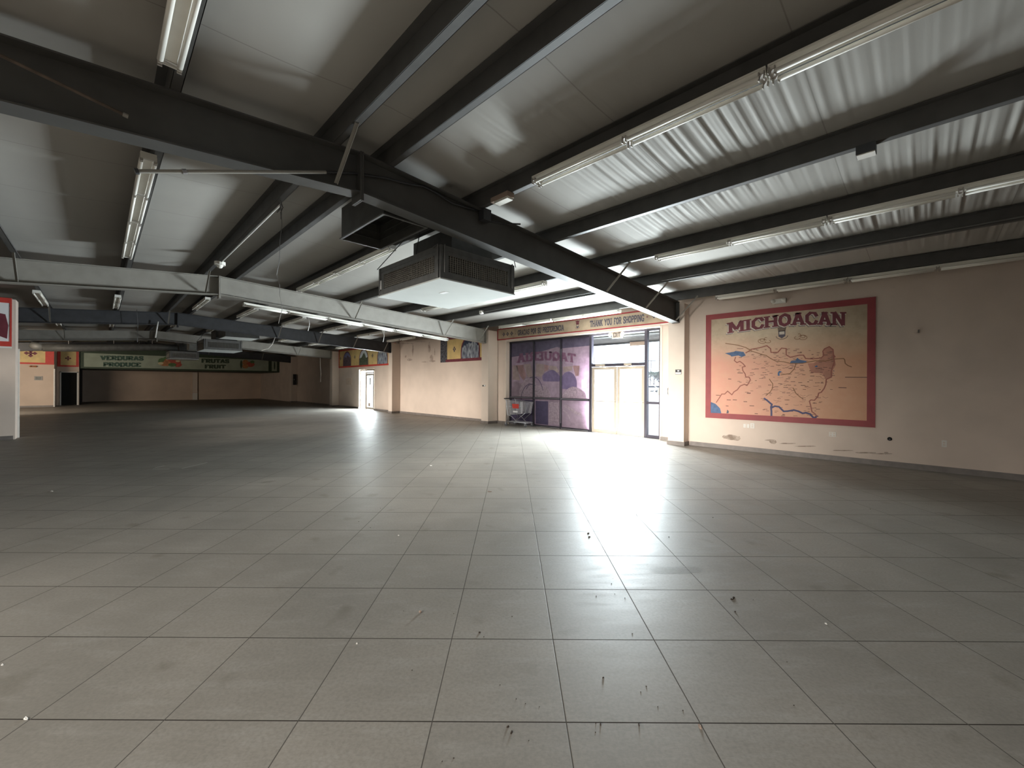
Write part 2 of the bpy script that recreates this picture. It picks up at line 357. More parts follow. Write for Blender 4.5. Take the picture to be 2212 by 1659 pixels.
# ceiling : sheet that sags between the purlins, gathered into folds over the right-hand bays
def ceiling():
    bmv, bmf = [], []
    def fold(X, Y):
        a = min(1, max(0, (X+4.0)/2.2)) * min(1, max(0, (Y-2.2)/1.2)); 
        if Y > 10.2: a *= .3
        s = (.5*math.sin(X*41+1.3*math.sin(X*2.1)+Y*.5) + .35*math.sin(X*67+2*math.sin(X*3.7)+1.1*math.sin(Y*1.1)) + .5*math.sin(X*11.3+.8*math.sin(Y*1.7)) + .3*math.sin(X*103+Y*.8+3*math.sin(X*5)))
        return .014*a*s*(.55+.45*math.sin(X*1.3+2*math.sin(Y)))
    rowsY = []
    ed = [-10.1] + [y for y in PURL] + [11.25]
    for a, c in zip(ed, ed[1:]):
        N = 8 if a > 0 else 3
        rowsY += [(a+(c-a)*i/N, math.sin(PI*i/N)) for i in range(N)]
    rowsY.append((ed[-1], 0))
    xs = [-46.1 + i*1.0 for i in range(41)] + [-4.6 + i*.016 for i in range(864)]
    for (Y, t) in rowsY:
        for X in xs:
            bmv.append((X, Y, zr(Y)+CE+.005 - .02*t + (fold(X, Y)*min(1, t*2.2) if X > -4.6 else 0)))
    nx = len(xs)
    for j in range(len(rowsY)-1):
        for i in range(nx-1): k = j*nx+i; bmf.append((k, k+nx, k+nx+1, k+1))
    me = bpy.data.meshes.new('ceiling'); me.from_pydata(bmv, [], bmf); me.materials.append(M['ceil'])
    for p in me.polygons: p.use_smooth = True
    o = bpy.data.objects.new('ceiling', me); C.objects.link(o); struct(o)
    # roof deck above the sheet keeps daylight out
    r = MB(); r.hexa([(-46.5,-10.4,zr(-10.4)+.34),(9.4,-10.4,zr(-10.4)+.34),(9.4,RY,zr(RY)+.34),(-46.5,RY,zr(RY)+.34)], [(-46.5,-10.4,zr(-10.4)+.44),(9.4,-10.4,zr(-10.4)+.44),(9.4,RY,zr(RY)+.44),(-46.5,RY,zr(RY)+.44)])
    r.hexa([(-46.5,RY,zr(RY)+.34),(9.4,RY,zr(RY)+.34),(9.4,11.6,zr(11.6)+.34),(-46.5,11.6,zr(11.6)+.34)], [(-46.5,RY,zr(RY)+.44),(9.4,RY,zr(RY)+.44),(9.4,11.6,zr(11.6)+.44),(-46.5,11.6,zr(11.6)+.44)])
    struct(r.obj('ceiling_roof', M['steel_dark']))
ceiling()
WH = 3.98
f = MB()
f.box(-4.70, 10.71, 0, 9.2, 11.30, WH)                         # mural bay
f.box(-5.20, 11.06, 0, -4.70, 11.30, WH); f.box(-12.26, 11.06, 0, -11.39, 11.30, WH); f.box(-11.39, 11.06, 3.20, -5.20, 11.30, WH)
f.box(-24.08, 11.06, 2.36, -22.10, 11.30, WH); f.box(-22.10, 11.06, 0, -12.26, 11.30, WH); f.box(-46.2, 11.06, 0, -24.08, 11.30, WH)
struct(f.obj('wall_front', M['wall']))
struct(MB().box(9.0, -10.2, 0, 9.2, 10.71, WH).obj('wall_right', M['wall']))
struct(MB().box(-46.2, -10.2, 0, 9.0, -10.0, 3.4).obj('wall_back', M['wall']))
struct(MB().box(-46.2, -10.0, 0, -45.5, 11.06, WH).obj('wall_far_end', M['wallend']))
struct(MB().box(-17.55, -10.0, 0, -17.05, -1.57, 3.70).obj('wall_left', M['wall']))
struct(MB().box(-45.5, -10.0, 0, -37.3, -1.92, 3.72).obj('wall_yellow', M['wallend']))
g = MB(); g.box(-39.6, -1.92, 2.13, -39.45, -.93, 3.76); g.box(-39.6, -1.92, 0, -39.45, -1.74, 2.13); g.box(-39.6, -1.02, 0, -39.45, -.93, 2.13)
struct(g.obj('wall_closet', M['wallend']))
g = MB(); g.box(-45.5, -.97, 0, -39.6, -.90, 3.7); struct(g.obj('wall_closet_side', M['dark']))  # blackened wall, painting in the darkness of the closet
struct(MB().box(-45.5, -.90, 2.42, -39.6, 11.06, 4.0).obj('ceiling_soffit', M['greendark']))
g = MB(); g.box(-39.62, -1.79, 0, -39.40, -1.73, 2.18); g.box(-39.62, -1.03, 0, -39.40, -.96, 2.18); g.box(-39.62, -1.79, 2.13, -39.40, -.96, 2.18)
struct(g.obj('trim_1', M['trimwhite']))
struct(MB().box(-39.9, -1.73, .01, -39.86, -1.03, 2.12).obj('doorway_shade', M['dark']))  # near-black sheet standing for the unlit room behind the doorway
struct(MB().box(-37.31, -1.95, 0, -37.24, -1.89, 2.3).obj('trim_2', M['trimwhite']))
struct(MB().box(-17.57, -1.60, 0, -17.48, -1.54, 2.42).obj('trim_3', M['trimwhite']))
g = MB(); g.box(-5.22, 11.04, 0, -5.16, 11.10, 3.2); g.box(-11.43, 11.04, 0, -11.37, 11.10, 3.2); g.box(-11.39, 11.0, 3.16, -5.2, 11.3, 3.22)
struct(g.obj('trim_4', M['pier']))
# baseboards
g = MB(); g.box(-4.24, 10.68, 0, 9.0, 10.71, .10); g.box(-5.2, 11.03, 0, -4.70, 11.06, .10)
g.box(-11.86, 11.03, 0, -11.39, 11.06, .1); g.box(-19.28, 11.03, 0, -12.26, 11.06, .10); g.box(-22.1, 11.03, 0, -19.65, 11.06, .1); g.box(-27.0, 11.03, 0, -24.08, 11.06, .1); g.box(-35.0, 11.03, 0, -27.4, 11.06, .1)
struct(g.obj('baseboard_front', M['base']))
g = MB(); g.box(-17.05, -10, 0, -17.02, -1.60, .10); struct(g.obj('baseboard_left', M['base']))
g = MB(); g.box(-37.3, -10, 0, -37.27, -1.95, .10); struct(g.obj('baseboard_yellow', M['base']))
# boxed columns against the front wall
cols = [(-4.70,-4.29,10.42,3.62,'beige boxed column beside the big map mural, with a small black and white plate'),
        (-12.26,-11.86,10.57,3.62,'beige boxed column left of the film-covered shop window and the shopping cart'),
        (-19.65,-19.28,10.60,3.62,'narrow beige boxed column right of the bright far side door'),
        (-27.40,-27.0,10.62,3.6,'beige boxed column left of the arched yellow banner and far side door'),
        (-35.40,-35.0,10.62,3.6,'farthest boxed column, in shadow at the end of the green fruit sign')]
for x0, x1, y0, z, lb in cols:
    t = thing('wall_column', lb, 'column', ((x0+x1)/2, 10.85, 0), group='boxed columns along the front wall')
    y1 = 11.05 if x0 < -5 else 10.70
    MB().box(x0-(x0+x1)/2, y0-10.85, 0, x1-(x0+x1)/2, y1-10.85, z-.02).obj('shaft', M['pier'], t)
    b_ = MB(); cxm = (x0+x1)/2
    b_.box(x0-cxm-.02, y0-10.85-.02, 0, x1-cxm+.02, y0-10.85, .10); b_.box(x1-cxm, y0-10.85, 0, x1-cxm+.02, y1-10.85, .10)
    b_.obj('skirting', M['base'], t)
# pipe chase on the end wall
t = thing('pipe_chase', 'pale boxed pipe chase running up the tan end wall under the green sign', 'pipe chase', (-45.42, 5.97, 0))
MB().box(-.07, -.17, .62, .07, .17, 2.40).obj('upper_cover', M['pier'], t); MB().box(-.07, -.17, 0, .08, .17, .60).obj('lower_cover', M['trimwhite'], t)

# ------------------------------------------------------------------ purlins
names = {-2.64: 'farthest down the left roof slope', -1.12: 'second left of the roof ridge',
 .40: 'first left of the ridge, carrying twin tube lights', 1.73: 'left one of the ridge pair', 2.36: 'right one of the ridge pair',
 3.74: 'first right of the ridge pair, carrying lights', 5.33: 'second right of the ridge pair',
 6.97: 'third right of the ridge pair, carrying lights', 8.58: 'next to last before the front wall', 10.22: 'against the front wall, above mural and banner'}
for Y, d in names.items():
    z = zr(Y); x1 = 8.95; x0 = -45.4 if Y > 3 else -38
    mbp = MB(); Z1 = CE-.005
    mbp.box(x0, Y-.004, z, x1, Y+.004, z+Z1); mbp.box(x0, Y, z, x1, Y+.075, z+.006); mbp.box(x0, Y-.07, z+Z1-.006, x1, Y, z+Z1); mbp.box(x0, Y+.070, z, x1, Y+.075, z+.022)
    tag(mbp.obj('roof_purlin', M['purlin']), 'grey steel roof purlin, ' + d, 'beam', 'roof purlins along the hall')

# ------------------------------------------------------------------ steel frames
def frame(X, Y0, Y1, m, label, braces, sign=1):
    t = thing('steel_frame', label, 'beam', (X, RY, 0), group='tapered steel roof frames')
    def seg(mb, y0, y1, za, zb_, hw):
        mb.hexa([(-hw, y0-RY, za(y0)), (hw, y0-RY, za(y0)), (hw, y1-RY, za(y1)), (-hw, y1-RY, za(y1))], [(-hw, y0-RY, zb_(y0)), (hw, y0-RY, zb_(y0)), (hw, y1-RY, zb_(y1)), (-hw, y1-RY, zb_(y1))])
    e = .004
    wb = MB(); seg(wb, Y0, RY-.02, zb, zr, .005); seg(wb, RY+.02, Y1, zb, zr, .005); wb.obj('web', m, t)
    bf = MB(); seg(bf, Y0, RY, lambda y: zb(y)-.014, zb, .10); seg(bf, RY, Y1, lambda y: zb(y)-.014, zb, .10); bf.obj('bottom_flange', m, t)
    tf = MB(); seg(tf, Y0, RY, lambda y: zr(y)-.016, lambda y: zr(y)-.003, .10); seg(tf, RY, Y1, lambda y: zr(y)-.016, lambda y: zr(y)-.003, .10); tf.obj('top_flange', m, t)
    sp = MB(); sp.box(-.11, -.02, zb(RY)-.10, .11, -.002, zr(RY)); sp.box(-.11, .002, zb(RY)-.10, .11, .02, zr(RY)); sp.obj('splice_plate', m, t)
    st = MB(); st.box(-.09, Y1-RY-.02, zb(Y1)-.02, .09, Y1-RY-.002, zr(Y1)-.02); st.obj('end_plate', m, t)
    for (Y, s) in braces:     # angle brace from the bottom flange up to a purlin
        b_ = MB(); b_.bar((s*.09, Y-RY+.03, zb(Y)+.01), (s*.62, Y-RY+.03, zr(Y)+.03), .035, .006); b_.bar((s*.09, Y-RY+.045, zb(Y)+.01), (s*.62, Y-RY+.045, zr(Y)+.03), .006, .035)
        b_.obj('brace', M['steel'], t)
    return t
both = lambda ys: [(y, s) for y in ys for s in (1, -1)]
frame(-4.5, -9.9, 10.40, M['steel_mid'], 'nearest dark steel roof frame crossing from upper left down to the mural column', [(1.73, 1), (1.73, -1), (6.97, 1), (8.58, 1), (10.15, 1), (8.58, -1)])  # steel colour darkened for the shade on its near face
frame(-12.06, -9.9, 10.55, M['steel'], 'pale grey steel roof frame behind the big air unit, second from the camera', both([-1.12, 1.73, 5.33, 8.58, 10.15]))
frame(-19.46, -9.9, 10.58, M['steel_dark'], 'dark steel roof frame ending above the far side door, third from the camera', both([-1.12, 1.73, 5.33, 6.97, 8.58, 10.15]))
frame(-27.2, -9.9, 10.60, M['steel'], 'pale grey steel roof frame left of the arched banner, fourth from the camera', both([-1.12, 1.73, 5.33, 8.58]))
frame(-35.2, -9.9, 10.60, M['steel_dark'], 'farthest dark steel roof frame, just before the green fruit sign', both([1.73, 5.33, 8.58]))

# ------------------------------------------------------------------ strip lights
def make_strip(label, L=2.42, name='strip_light'):
    t = thing(name, label, 'light fixture', (0, 0, 0), 0, 'fluorescent strip lights')
    h = MB(); h.hexa([(-L/2, -.035, -.055), (L/2, -.035, -.055), (L/2, .035, -.055), (-L/2, .035, -.055)], [(-L/2, -.062, 0), (L/2, -.062, 0), (L/2, .062, 0), (-L/2, .062, 0)])
    h.box(-L/2, -.066, -.014, L/2, .066, 0); h.box(-L/2-.003, -.066, -.07, -L/2, .066, 0); h.box(L/2, -.066, -.07, L/2+.003, .066, 0)
    h.obj('housing', M['white'], t)
    tl = L/2-.03
    for s in (-1, 1):
        for k in (-1, 1):
            x0, x1 = (-L/2+.02, -.02) if k < 0 else (.02, L/2-.02)
            MB().tube([(x0+.02, s*.056, -.072), (x1-.02, s*.056, -.072)], .019, 10).obj('tube', M['tube'], t, smooth=True)
    for x in (-L/2+.026, 0, L/2-.026):
        hb = MB(); hb.box(x-.022, -.070, -.060, x+.022, .070, -.052)
        for s in (-1, 1): hb.box(x-.022, s*.056-.014, -.098, x-.014, s*.056+.014, -.03); hb.box(x+.014, s*.056-.014, -.098, x+.022, s*.056+.014, -.03)
        hb.obj('lamp_holder', M['tubecap'], t)
    return t
sl0 = make_strip('x'); used = [False]
def strip_at(X0, Y, label, dy=0.0, L=2.42):
    loc = (X0 - L/2, Y, zr(Y)-.004)
    if not used[0]: used[0] = True; sl0.location = loc; sl0['label'] = label; return sl0
    return dup(sl0, loc, label=label)
R1, R2, R3 = 3.68, 6.97, 10.32
strip_at(-3.30+2.42, R1, 'white twin-tube strip light nearest the dark frame in the long row over the hall centre')
strip_at(-3.30+4.86, R1, 'white twin-tube strip light leaving the photo at the top right, in the long row')
strip_at(-3.37+2.42, R2, 'white strip light starting the row above the mural, right of the nearest frame')
strip_at(-3.37+4.86, R2, 'white strip light at the right edge of the photo, middle row')
strip_at(-3.50+2.42, R3, 'white strip light along the wall directly above the map mural')
strip_at(-3.50+4.86, R3, 'white strip light along the wall top at the right edge, right of the mural')
strip_at(-3.50+7.3, R3, 'white strip light on the front wall top, farthest right and mostly out of the photo')
strip_at(-1.55, .36, 'white twin-tube strip light cut by the top edge of the photo, upper left')
strip_at(-5.78, .36, 'big white twin-tube strip light at upper left, nearer half of a pair end to end')
strip_at(-5.78-2.44, .36, 'big white twin-tube strip light at upper left, farther half of a pair end to end')
strip_at(-6.70, R1, 'white strip light left of the big air unit, nearer half of a pair')
strip_at(-6.70-2.44, R1, 'white strip light left of the big air unit, farther half of a pair')
strip_at(-5.95, R2, 'white strip light just right of the big air unit')
strip_at(-5.95-2.44, R2, 'white strip light below the big air unit, half hidden by its bottom panel')
strip_at(-6.05, R3, 'white strip light above the words THANK YOU on the long banner')
strip_at(-6.05-2.48, R3, 'white strip light above the words GRACIAS POR on the long banner')
rows = [(-1.12, -15.75, 'on the purlin second left of the ridge'), (.36, -15.8, 'on the purlin first left of the ridge'), (2.28, -15.1, 'at the ridge'), (3.62, -15.45, 'first row right of the ridge'),
        (5.20, -15.75, 'second row right of the ridge'), (6.85, -15.8, 'third row right of the ridge'), (8.45, -16.1, 'fourth row right of the ridge'), (10.05, -16.3, 'last row before the front wall')]
for Y, X, d in rows: strip_at(X, Y, 'small strip light ' + d + ', between second and third frames')
rows = [(-1.12, -21.8), (.36, -22.0), (2.28, -21.2), (3.62, -21.5), (6.85, -22.1), (8.45, -22.3), (10.05, -22.5)]
for i, (Y, X) in enumerate(rows):
    d = [r[2] for r in [(-1.12,0,'on the purlin second left of the ridge'), (.36,0,'on the purlin first left of the ridge'), (2.28,0,'at the ridge'), (3.62,0,'first row right of the ridge'), (6.85,0,'third row right of the ridge'), (8.45,0,'fourth row right of the ridge'), (10.05,0,'last row before the arched banner')]][i]
    strip_at(X, Y, 'tiny strip light ' + d + ', beyond the third frame')
for Y, X, d in [(-2.64, -29.2, 'above the yellow wall banner'), (-1.12, -29.4, 'low on the left slope'), (.36, -29.4, 'just above the black duct')]:
    strip_at(X, Y, 'faint distant strip light ' + d + ', beyond the fourth frame')
strip_at(-14.6, -2.64, 'white strip light at the far left edge above the red-framed sign')
# the row hung lengthwise under the pale second frame
n = 0
for k, lb in enumerate(('end nearest the roof ridge', 'middle one', 'end nearest the front wall')):
    y0 = 2.62 + k*2.15; y1 = y0+2.13; zc = lambda y: zb(y)-.02
    o = dup(sl0, (-12.42, (y0+y1)/2, (zc(y0)+zc(y1))/2), (0, math.atan2(zc(y0)-zc(y1), 2.13), PI/2), 'strip light hung along the pale second frame, ' + lb)
    o.scale = (2.13/2.42, 1, 1)

# ------------------------------------------------------------------ air units
def diffuser(label, loc, L=1.80, D=1.46, H=.47, riser=True):
    """loc = near right lower corner; box runs to -X and +Y"""
    t = thing('air_diffuser', label, 'air diffuser', loc, 0, 'ceiling air diffusers')
    fr = MB(); a = .035; zt = H
    for z0, z1 in ((.02, .07), (zt-.06, zt)):
        fr.box(-L, 0, z0, 0, a, z1); fr.box(-L, D-a, z0, 0, D, z1); fr.box(-a, a, z0, 0, D-a, z1); fr.box(-L, a, z0, -L+a, D-a, z1)
    for x in (-L, -a):
        for y in (0, D-a): fr.box(x, y, .07, x+a, y+a, zt-.06)
    # inner border around each grille
    for y0, y1 in ((.004, .02), (D-.02, D-.004)):
        fr.box(-L+a, y0, .07, -L+.16, y1, zt-.06); fr.box(-.16, y0, .07, -a, y1, zt-.06); fr.box(-L+.16, y0, .07, -.16, y1, .12); fr.box(-L+.16, y0, zt-.11, -.16, y1, zt-.06)
    for x0, x1 in ((-.02, -.004), (-L+.004, -L+.02)):
        fr.box(x0, a, .07, x1, .14, zt-.06); fr.box(x0, D-.14, .07, x1, D-a, zt-.06); fr.box(x0, .14, .07, x1, D-.14, .12); fr.box(x0, .14, zt-.11, x1, D-.14, zt-.06)
    fr.obj('casing', M['galv'], t)
    def rim(mb, p, q, axis):
        pass
    for ya in (.010, D-.03):
        g = MB(); nF = 34
        for i in range(nF+1):
            x = -L+.16 + (L-.32)*i/nF; g.box(x-.004, ya, .12, x+.004, ya+.02, zt-.11)
        for i in range(9): z = .12+(zt-.23)*i/8; g.box(-L+.16, ya+.002, z-.002, -.16, ya+.008, z+.002)
        g.obj('long_grille', M['steel'], t)
    for xa_ in (-.030, -L+.01):
        g = MB(); nF = 28
        for i in range(nF+1):
            y = .14 + (D-.28)*i/nF; g.box(xa_, y-.004, .12, xa_+.02, y+.004, zt-.11)
        for i in range(9): z = .12+(zt-.23)*i/8; g.box(xa_+.012, .14, z-.002, xa_+.018, D-.14, z+.002)
        g.obj('short_grille', M['steel'], t)
    MB().box(-L+.05, .05, .07, -.05, D-.05, zt-.02).obj('core', M['duct'], t)
    MB().box(-L-.01, -.01, 0, .01, D+.01, .018).obj('bottom_panel', M['panel'], t)
    g = MB(); g.box(-L, 0, zt, 0, D, zt+.012); g.obj('lid', M['ductgrey'], t)
    s = MB()
    for (x, y) in ((.012, .06), (.012, D-.06)):
        s.tube([(x, y, .10), (x, y, zt+.02)], .012, 6)
    s.tube([(-L+.06, -.012, .1), (-L+.06, -.012, zt)], .01, 6); s.tube([(-.05, -.014, .02), (-.05, -.014, zt+.02), (-.16, -.014, zt+.0)], .012, 6)
    s.obj('drain_pipe', M['galv'], t)
    MB().box(-L+.045, -.006, .12, -L+.10, -.001, .27).obj('rating_label', M['paper'], t)
    MB().box(-.78, .52, -.004, -.60, .60, 0).obj('sticker', M['paper'], t)
    ro = MB()
    zt2 = zr(loc[1]+.5)-loc[2]
    ro.tube([(-L-.02, -.02, zt), (-L+.35, .30, zt2)], .007, 5); ro.tube([(.03, D, zt-.02), (.12, D-.15, zt2-.4)], .007, 5); ro.tube([(-.6, -.02, zt), (-.6, .05, zt+.4)], .007, 5)
    ro.obj('hanger_rod', M['steel_dark'], t)
    if riser:
        r = MB(); r.box(-L+.28, .50, zt+.012, -.42, D-.12, zr(loc[1]+1.0)-loc[2]-.0); r.obj('riser_duct', M['duct'], t)
    return t
diffuser('large boxy air diffuser with louvred sides, hanging behind the nearest frame', (-4.78, 3.36, 3.0))
diffuser('small distant air diffuser with a white lower lip, hanging beyond the dark third frame', (-22.75, 3.3, 3.0))
diffuser('farthest small air diffuser in shadow, in front of the green fruit sign', (-33.2, 3.1, 3.0))
def plenum(name, label, x0, x1, y0, y1, z0, mside, bottom):
    t = thing(name, label, 'duct', ((x0+x1)/2, (y0+y1)/2, z0)); hx, hy = (x1-x0)/2, (y1-y0)/2; zt = min(zr(y0), zr(y1)) - z0
    g = MB(); th = .012
    g.box(-hx, -hy, 0, hx, -hy+th, zt); g.box(-hx, hy-th, 0, hx, hy, zt); g.box(-hx, -hy+th, 0, -hx+th, hy-th, zt); g.box(hx-th, -hy+th, 0, hx, hy-th, zt)
    for i in range(1, 4): z = zt*i/4; g.box(-hx+th, hy-.03, z, hx-th, hy-th, z+.012); g.box(-hx+th, -hy+th, z, -hx+.03, hy-th, z+.012)
    g.obj('duct_wall', mside, t)
    g = MB(); g.box(-hx-.02, -hy-.02, -.012, hx+.02, -hy+.01, .006); g.box(-hx-.02, hy-.01, -.012, hx+.02, hy+.02, .006); g.box(-hx-.02, -hy+.01, -.012, -hx+.01, hy-.01, .006); g.box(hx-.01, -hy+.01, -.012, hx+.02, hy-.01, .006)
    g.obj('rim', M['galv'], t)
    if bottom: MB().box(-hx+.01, -hy+.01, -.01, hx-.01, hy-.01, 0).obj('bottom_panel', M['panel'], t)
    else: MB().box(-hx+th, -hy+th, zt-.03, hx-th, hy-th, zt-.01).obj('inner_liner', M['duct'], t)
    return t
plenum('return_duct', 'open-bottomed dark sheet-metal return duct with a bright rim, left of the big air diffuser', -5.9, -4.66, 2.44, 3.04, 3.6, M['duct'], False)
plenum('return_duct', 'dark duct box with a white bottom, hanging beyond the dark third frame', -22.6, -21.2, 3.82, 5.1, 3.52, M['duct'], True)
plenum('return_duct', 'grey duct box beside the end of the long round black duct', -32.2, -31.2, 3.82, 4.9, 3.5, M['ductgrey'], True)
# round duct
t = thing('round_duct', 'long round black duct running across the hall above the green produce sign', 'duct', (-33.5, 0, 0))
MB().tube([(0, -2.15, 3.36), (0, -.9, 3.42), (0, .8, 3.56), (0, 2.6, 3.70), (0, 3.5, 3.72)], .21, 16).obj('duct_body', M['duct'], t, smooth=True)
MB().tube([(-.1, -2.5, 3.50), (0, -2.36, 3.42), (0, -2.14, 3.36)], .19, 14).obj('elbow', M['ductgrey'], t, smooth=True)
g = MB()
for y in (-1.2, .6, 2.3): z = 3.40+.08*(y+1.2); g.tube([(0, y, z), (0, y, zr(y))], .22*0+.012, 5)
g.obj('hanger', M['steel'], t)

# ------------------------------------------------------------------ shop front
YF = 11.29
def XF(x): r = (x-1106)/FPX; return -YF*(1-r)/(1+r)
XL, X1, X2, X3, X4, XR = -11.39, -10.14, -8.88, -7.64, -5.75, -5.31
ZT, ZM, ZD = 3.16, 1.03, 2.10
t = thing('storefront_window', 'bronze-framed shop window of three bays covered with faded taqueria graphics', 'shop window', ((XL+X3)/2, YF, 0)); t['kind'] = 'structure'
del t['category']
t.name = 'window_1'; cxw = (XL+X3)/2
g = MB(); fw = .03
for x in (XL+.04, X1, X2): g.box(x-cxw-fw, -.05, 0, x-cxw+fw, .05, ZT)
g.box(XL-cxw, -.05, ZT-.06, X3-cxw-.04, .05, ZT)
for a, c in ((XL+.07, X1-fw), (X1+fw, X2-fw), (X2+fw, X3-.04)):
    g.box(a-cxw, -.05, ZM-.035, c-cxw, .05, ZM+.035); g.box(a-cxw, -.05, 0, c-cxw, .05, .07)
g.obj('window_frame', M['frame'], t)
g = MB()
for a, c in ((XL+.07, X1-fw), (X1+fw, X2-fw), (X2+fw, X3-.10)):
    g.box(a-cxw, -.058, ZM-.002, c-cxw, -.050, ZM+.010); g.box(a-cxw, -.058, .015, c-cxw, -.050, .03)
g.box(X2+fw-cxw-.012, -.058, .2, X2+fw-cxw, -.05, 2.75)
g.obj('bright_bead', M['chrome'], t)
MB().box(XL+.07-cxw, .012, .07, X3-.04-cxw, .020, ZT-.06).obj('pane', M['glass'], t)
# printed film on the inside of the panes : back colour, painted awning shade, then the print's own shapes a millimetre apart
def flat(pts, yo, name, m, par):
    g = MB(); g.quad(*[(p[0]-cxw, yo, p[1]) for p in pts]); return g.obj(name, m, par)
film_o = MB()
film_o.box(XL+.07-cxw, .004, .07, X3-.04-cxw, .006, ZT-.06); fo = film_o.obj('printed_film', M['film_mauve'], t)
def fp(x, y): p = PY(x, y, YF); return (p[0], p[2])
flat([(XL+.07, ZT-.06), (X3-.04, ZT-.06), (X3-.04, 2.80), (X2, 2.78), (X2-.2, 2.84), (X1, 2.66), (XL+.07, 2.58)], .002, 'film_awning_shade', M['film_top'], fo)  # darker band paints in the awning's shade behind the film
pz = lambda a, b_, c, d: [(a, c), (b_, c), (b_, d), (a, d)]
# sun-ray stripes
rays = [([(1107,789),(1117,790),(1124,822),(1107,820)],'film_sand'), ([(1114,789),(1130,788),(1137,812),(1131,822),(1124,813)],'film_terracotta'), ([(1131,787),(1146,786),(1151,815),(1139,815)],'film_sand'),
        ([(1158,785),(1174,787),(1176,803),(1168,815),(1157,812)],'film_sand'), ([(1175,787),(1186,790),(1184,799),(1176,803)],'film_terracotta'), ([(1187,790),(1201,791),(1208,803),(1202,805),(1186,797)],'film_sand'), ([(1216,792),(1237,791),(1236,800),(1217,804)],'film_sand'), ([(1237,790),(1252,790),(1250,812),(1243,812)],'film_terracotta')]
for p, mm in rays: flat([fp(*q) for q in p], .0015, 'stripe', M[mm], fo)
def blob(cx_, cy_, rx, ry, a0=0, a1=360, n=20, jag=0): return [fp(cx_+rx*(1+jag*math.sin(k*7))*math.cos(math.radians(a0+(a1-a0)*k/n)), cy_-ry*(1+jag*math.sin(k*7))*math.sin(math.radians(a0+(a1-a0)*k/n))) for k in range(n+1)]
flat(blob(1119, 862, 17, 40, 0, 180), .0010, 'food_shape', M['film_mauve'], fo)
flat(blob(1143, 858, 22, 42, 0, 180), .0007, 'food_shape', M['film_pale'], fo)
flat(blob(1191, 818, 19, 18, -20, 200, 24, .05), .0010, 'pan_shape', M['film_violet'], fo)
flat(blob(1228, 830, 18, 27, -30, 200), .0007, 'pan_shape', M['film_violet'], fo)
flat(blob(1168, 860, 22, 28, 0, 180), .0004, 'food_shape', M['film_pale'], fo)
flat(blob(1240, 862, 26, 26, 0, 180, 20, .03), .0002, 'food_shape', M['film_pale'], fo)
for (a0, a1, rx, ry, cx_, cy_) in ((100, 200, 24, 34, 1150, 862), (20, 110, 22, 44, 1152, 858), (60, 150, 14, 20, 1149, 850)):
    g = MB(); strip(g, [(q[0]-cxw, -.0006, q[1]) for q in blob(cx_, cy_, rx, ry, a0, a1, 10)], .022); g.obj('outline', M['film_black'], fo)
# reversed word seen from the back of the print
word = 'TAQUERIA'
def wf(u, v):
    x = 1243 - u*(1243-1117); y = 778 - 11*math.sin(PI*min(1, max(0, u)))*0.55 + 6 - v*(18 + 2*abs(u-.5)); q = fp(x, y); return (q[0]-cxw, -.0012, q[1])
text_mb(word, wf, tk=.26, serif=.2).obj('reversed_lettering', M['film_plum'], fo)
# lower panes
flat([fp(1157, 866), fp(1184, 867), fp(1184, 918), fp(1157, 915)], .001, 'black_patch', M['film_black'], fo)
flat([fp(1104, 862), fp(1153, 864), fp(1153, 913), fp(1104, 908)], .001, 'black_patch', M['film_black'], fo)
flat([fp(1186, 868), fp(1208, 869), fp(1208, 918), fp(1186, 916)], .001, 'food_shape', M['film_pale'], fo)
g = MB(); strip(g, [(q[0]-cxw, -.0006, q[1]) for q in [fp(1220, 876), fp(1232, 884), fp(1244, 892), fp(1255, 896)]], .10); strip(g, [(q[0]-cxw, -.0006, q[1]) for q in [fp(1217, 886), fp(1226, 894), fp(1232, 908)]], .05); g.obj('food_shape', M['film_pale'], fo)
p0, p1 = fp(1259, 838.5), fp(1271, 819.7)
tag(MB().box(p0[0], YF-.075, p0[1], p1[0], YF-.062, p1[1]).obj('notice', M['paper']), 'white paper notice taped to the dark window film beside the doors', 'notice')

# entrance doors
t = thing('entrance_frame', '', 'door', ((X3+X4)/2, YF, 0)); t.name = 'door_2'; del t['category']; del t['label']; t['kind'] = 'structure'; cx2 = (X3+X4)/2
g = MB(); g.box(X3-cx2-.05, -.06, 0, X3-cx2+.03, .06, ZT); g.box(X4-cx2-.03, -.06, 0, X4-cx2+.05, .06, ZT); g.box(X3-cx2+.03, -.06, ZD, X4-cx2-.03, .06, ZD+.09); g.box(X3-cx2+.03, -.05, ZT-.05, X4-cx2-.03, .05, ZT)
g.box(X4-cx2+.05, -.05, ZT-.05, XR-cx2-.0, .05, ZT); g.box(XR-cx2-.03, -.05, 0, XR-cx2+.03, .05, ZT-.05); g.box(X4-cx2+.05, -.05, .98, XR-cx2-.03, .05, 1.05); g.box(X4-cx2+.05, -.05, 0, XR-cx2-.03, .05, .09)
g.obj('outer_frame', M['frame'], t)
g = MB(); g.box(X3-cx2+.03, .0, ZD+.09, X4-cx2-.03, .006, ZT-.05); g.box(X4-cx2+.05, .0, 1.05, XR-cx2-.03, .006, ZT-.05); g.box(X4-cx2+.05, .0, .09, XR-cx2-.03, .006, .98); g.obj('fixed_pane', M['glass'], t)
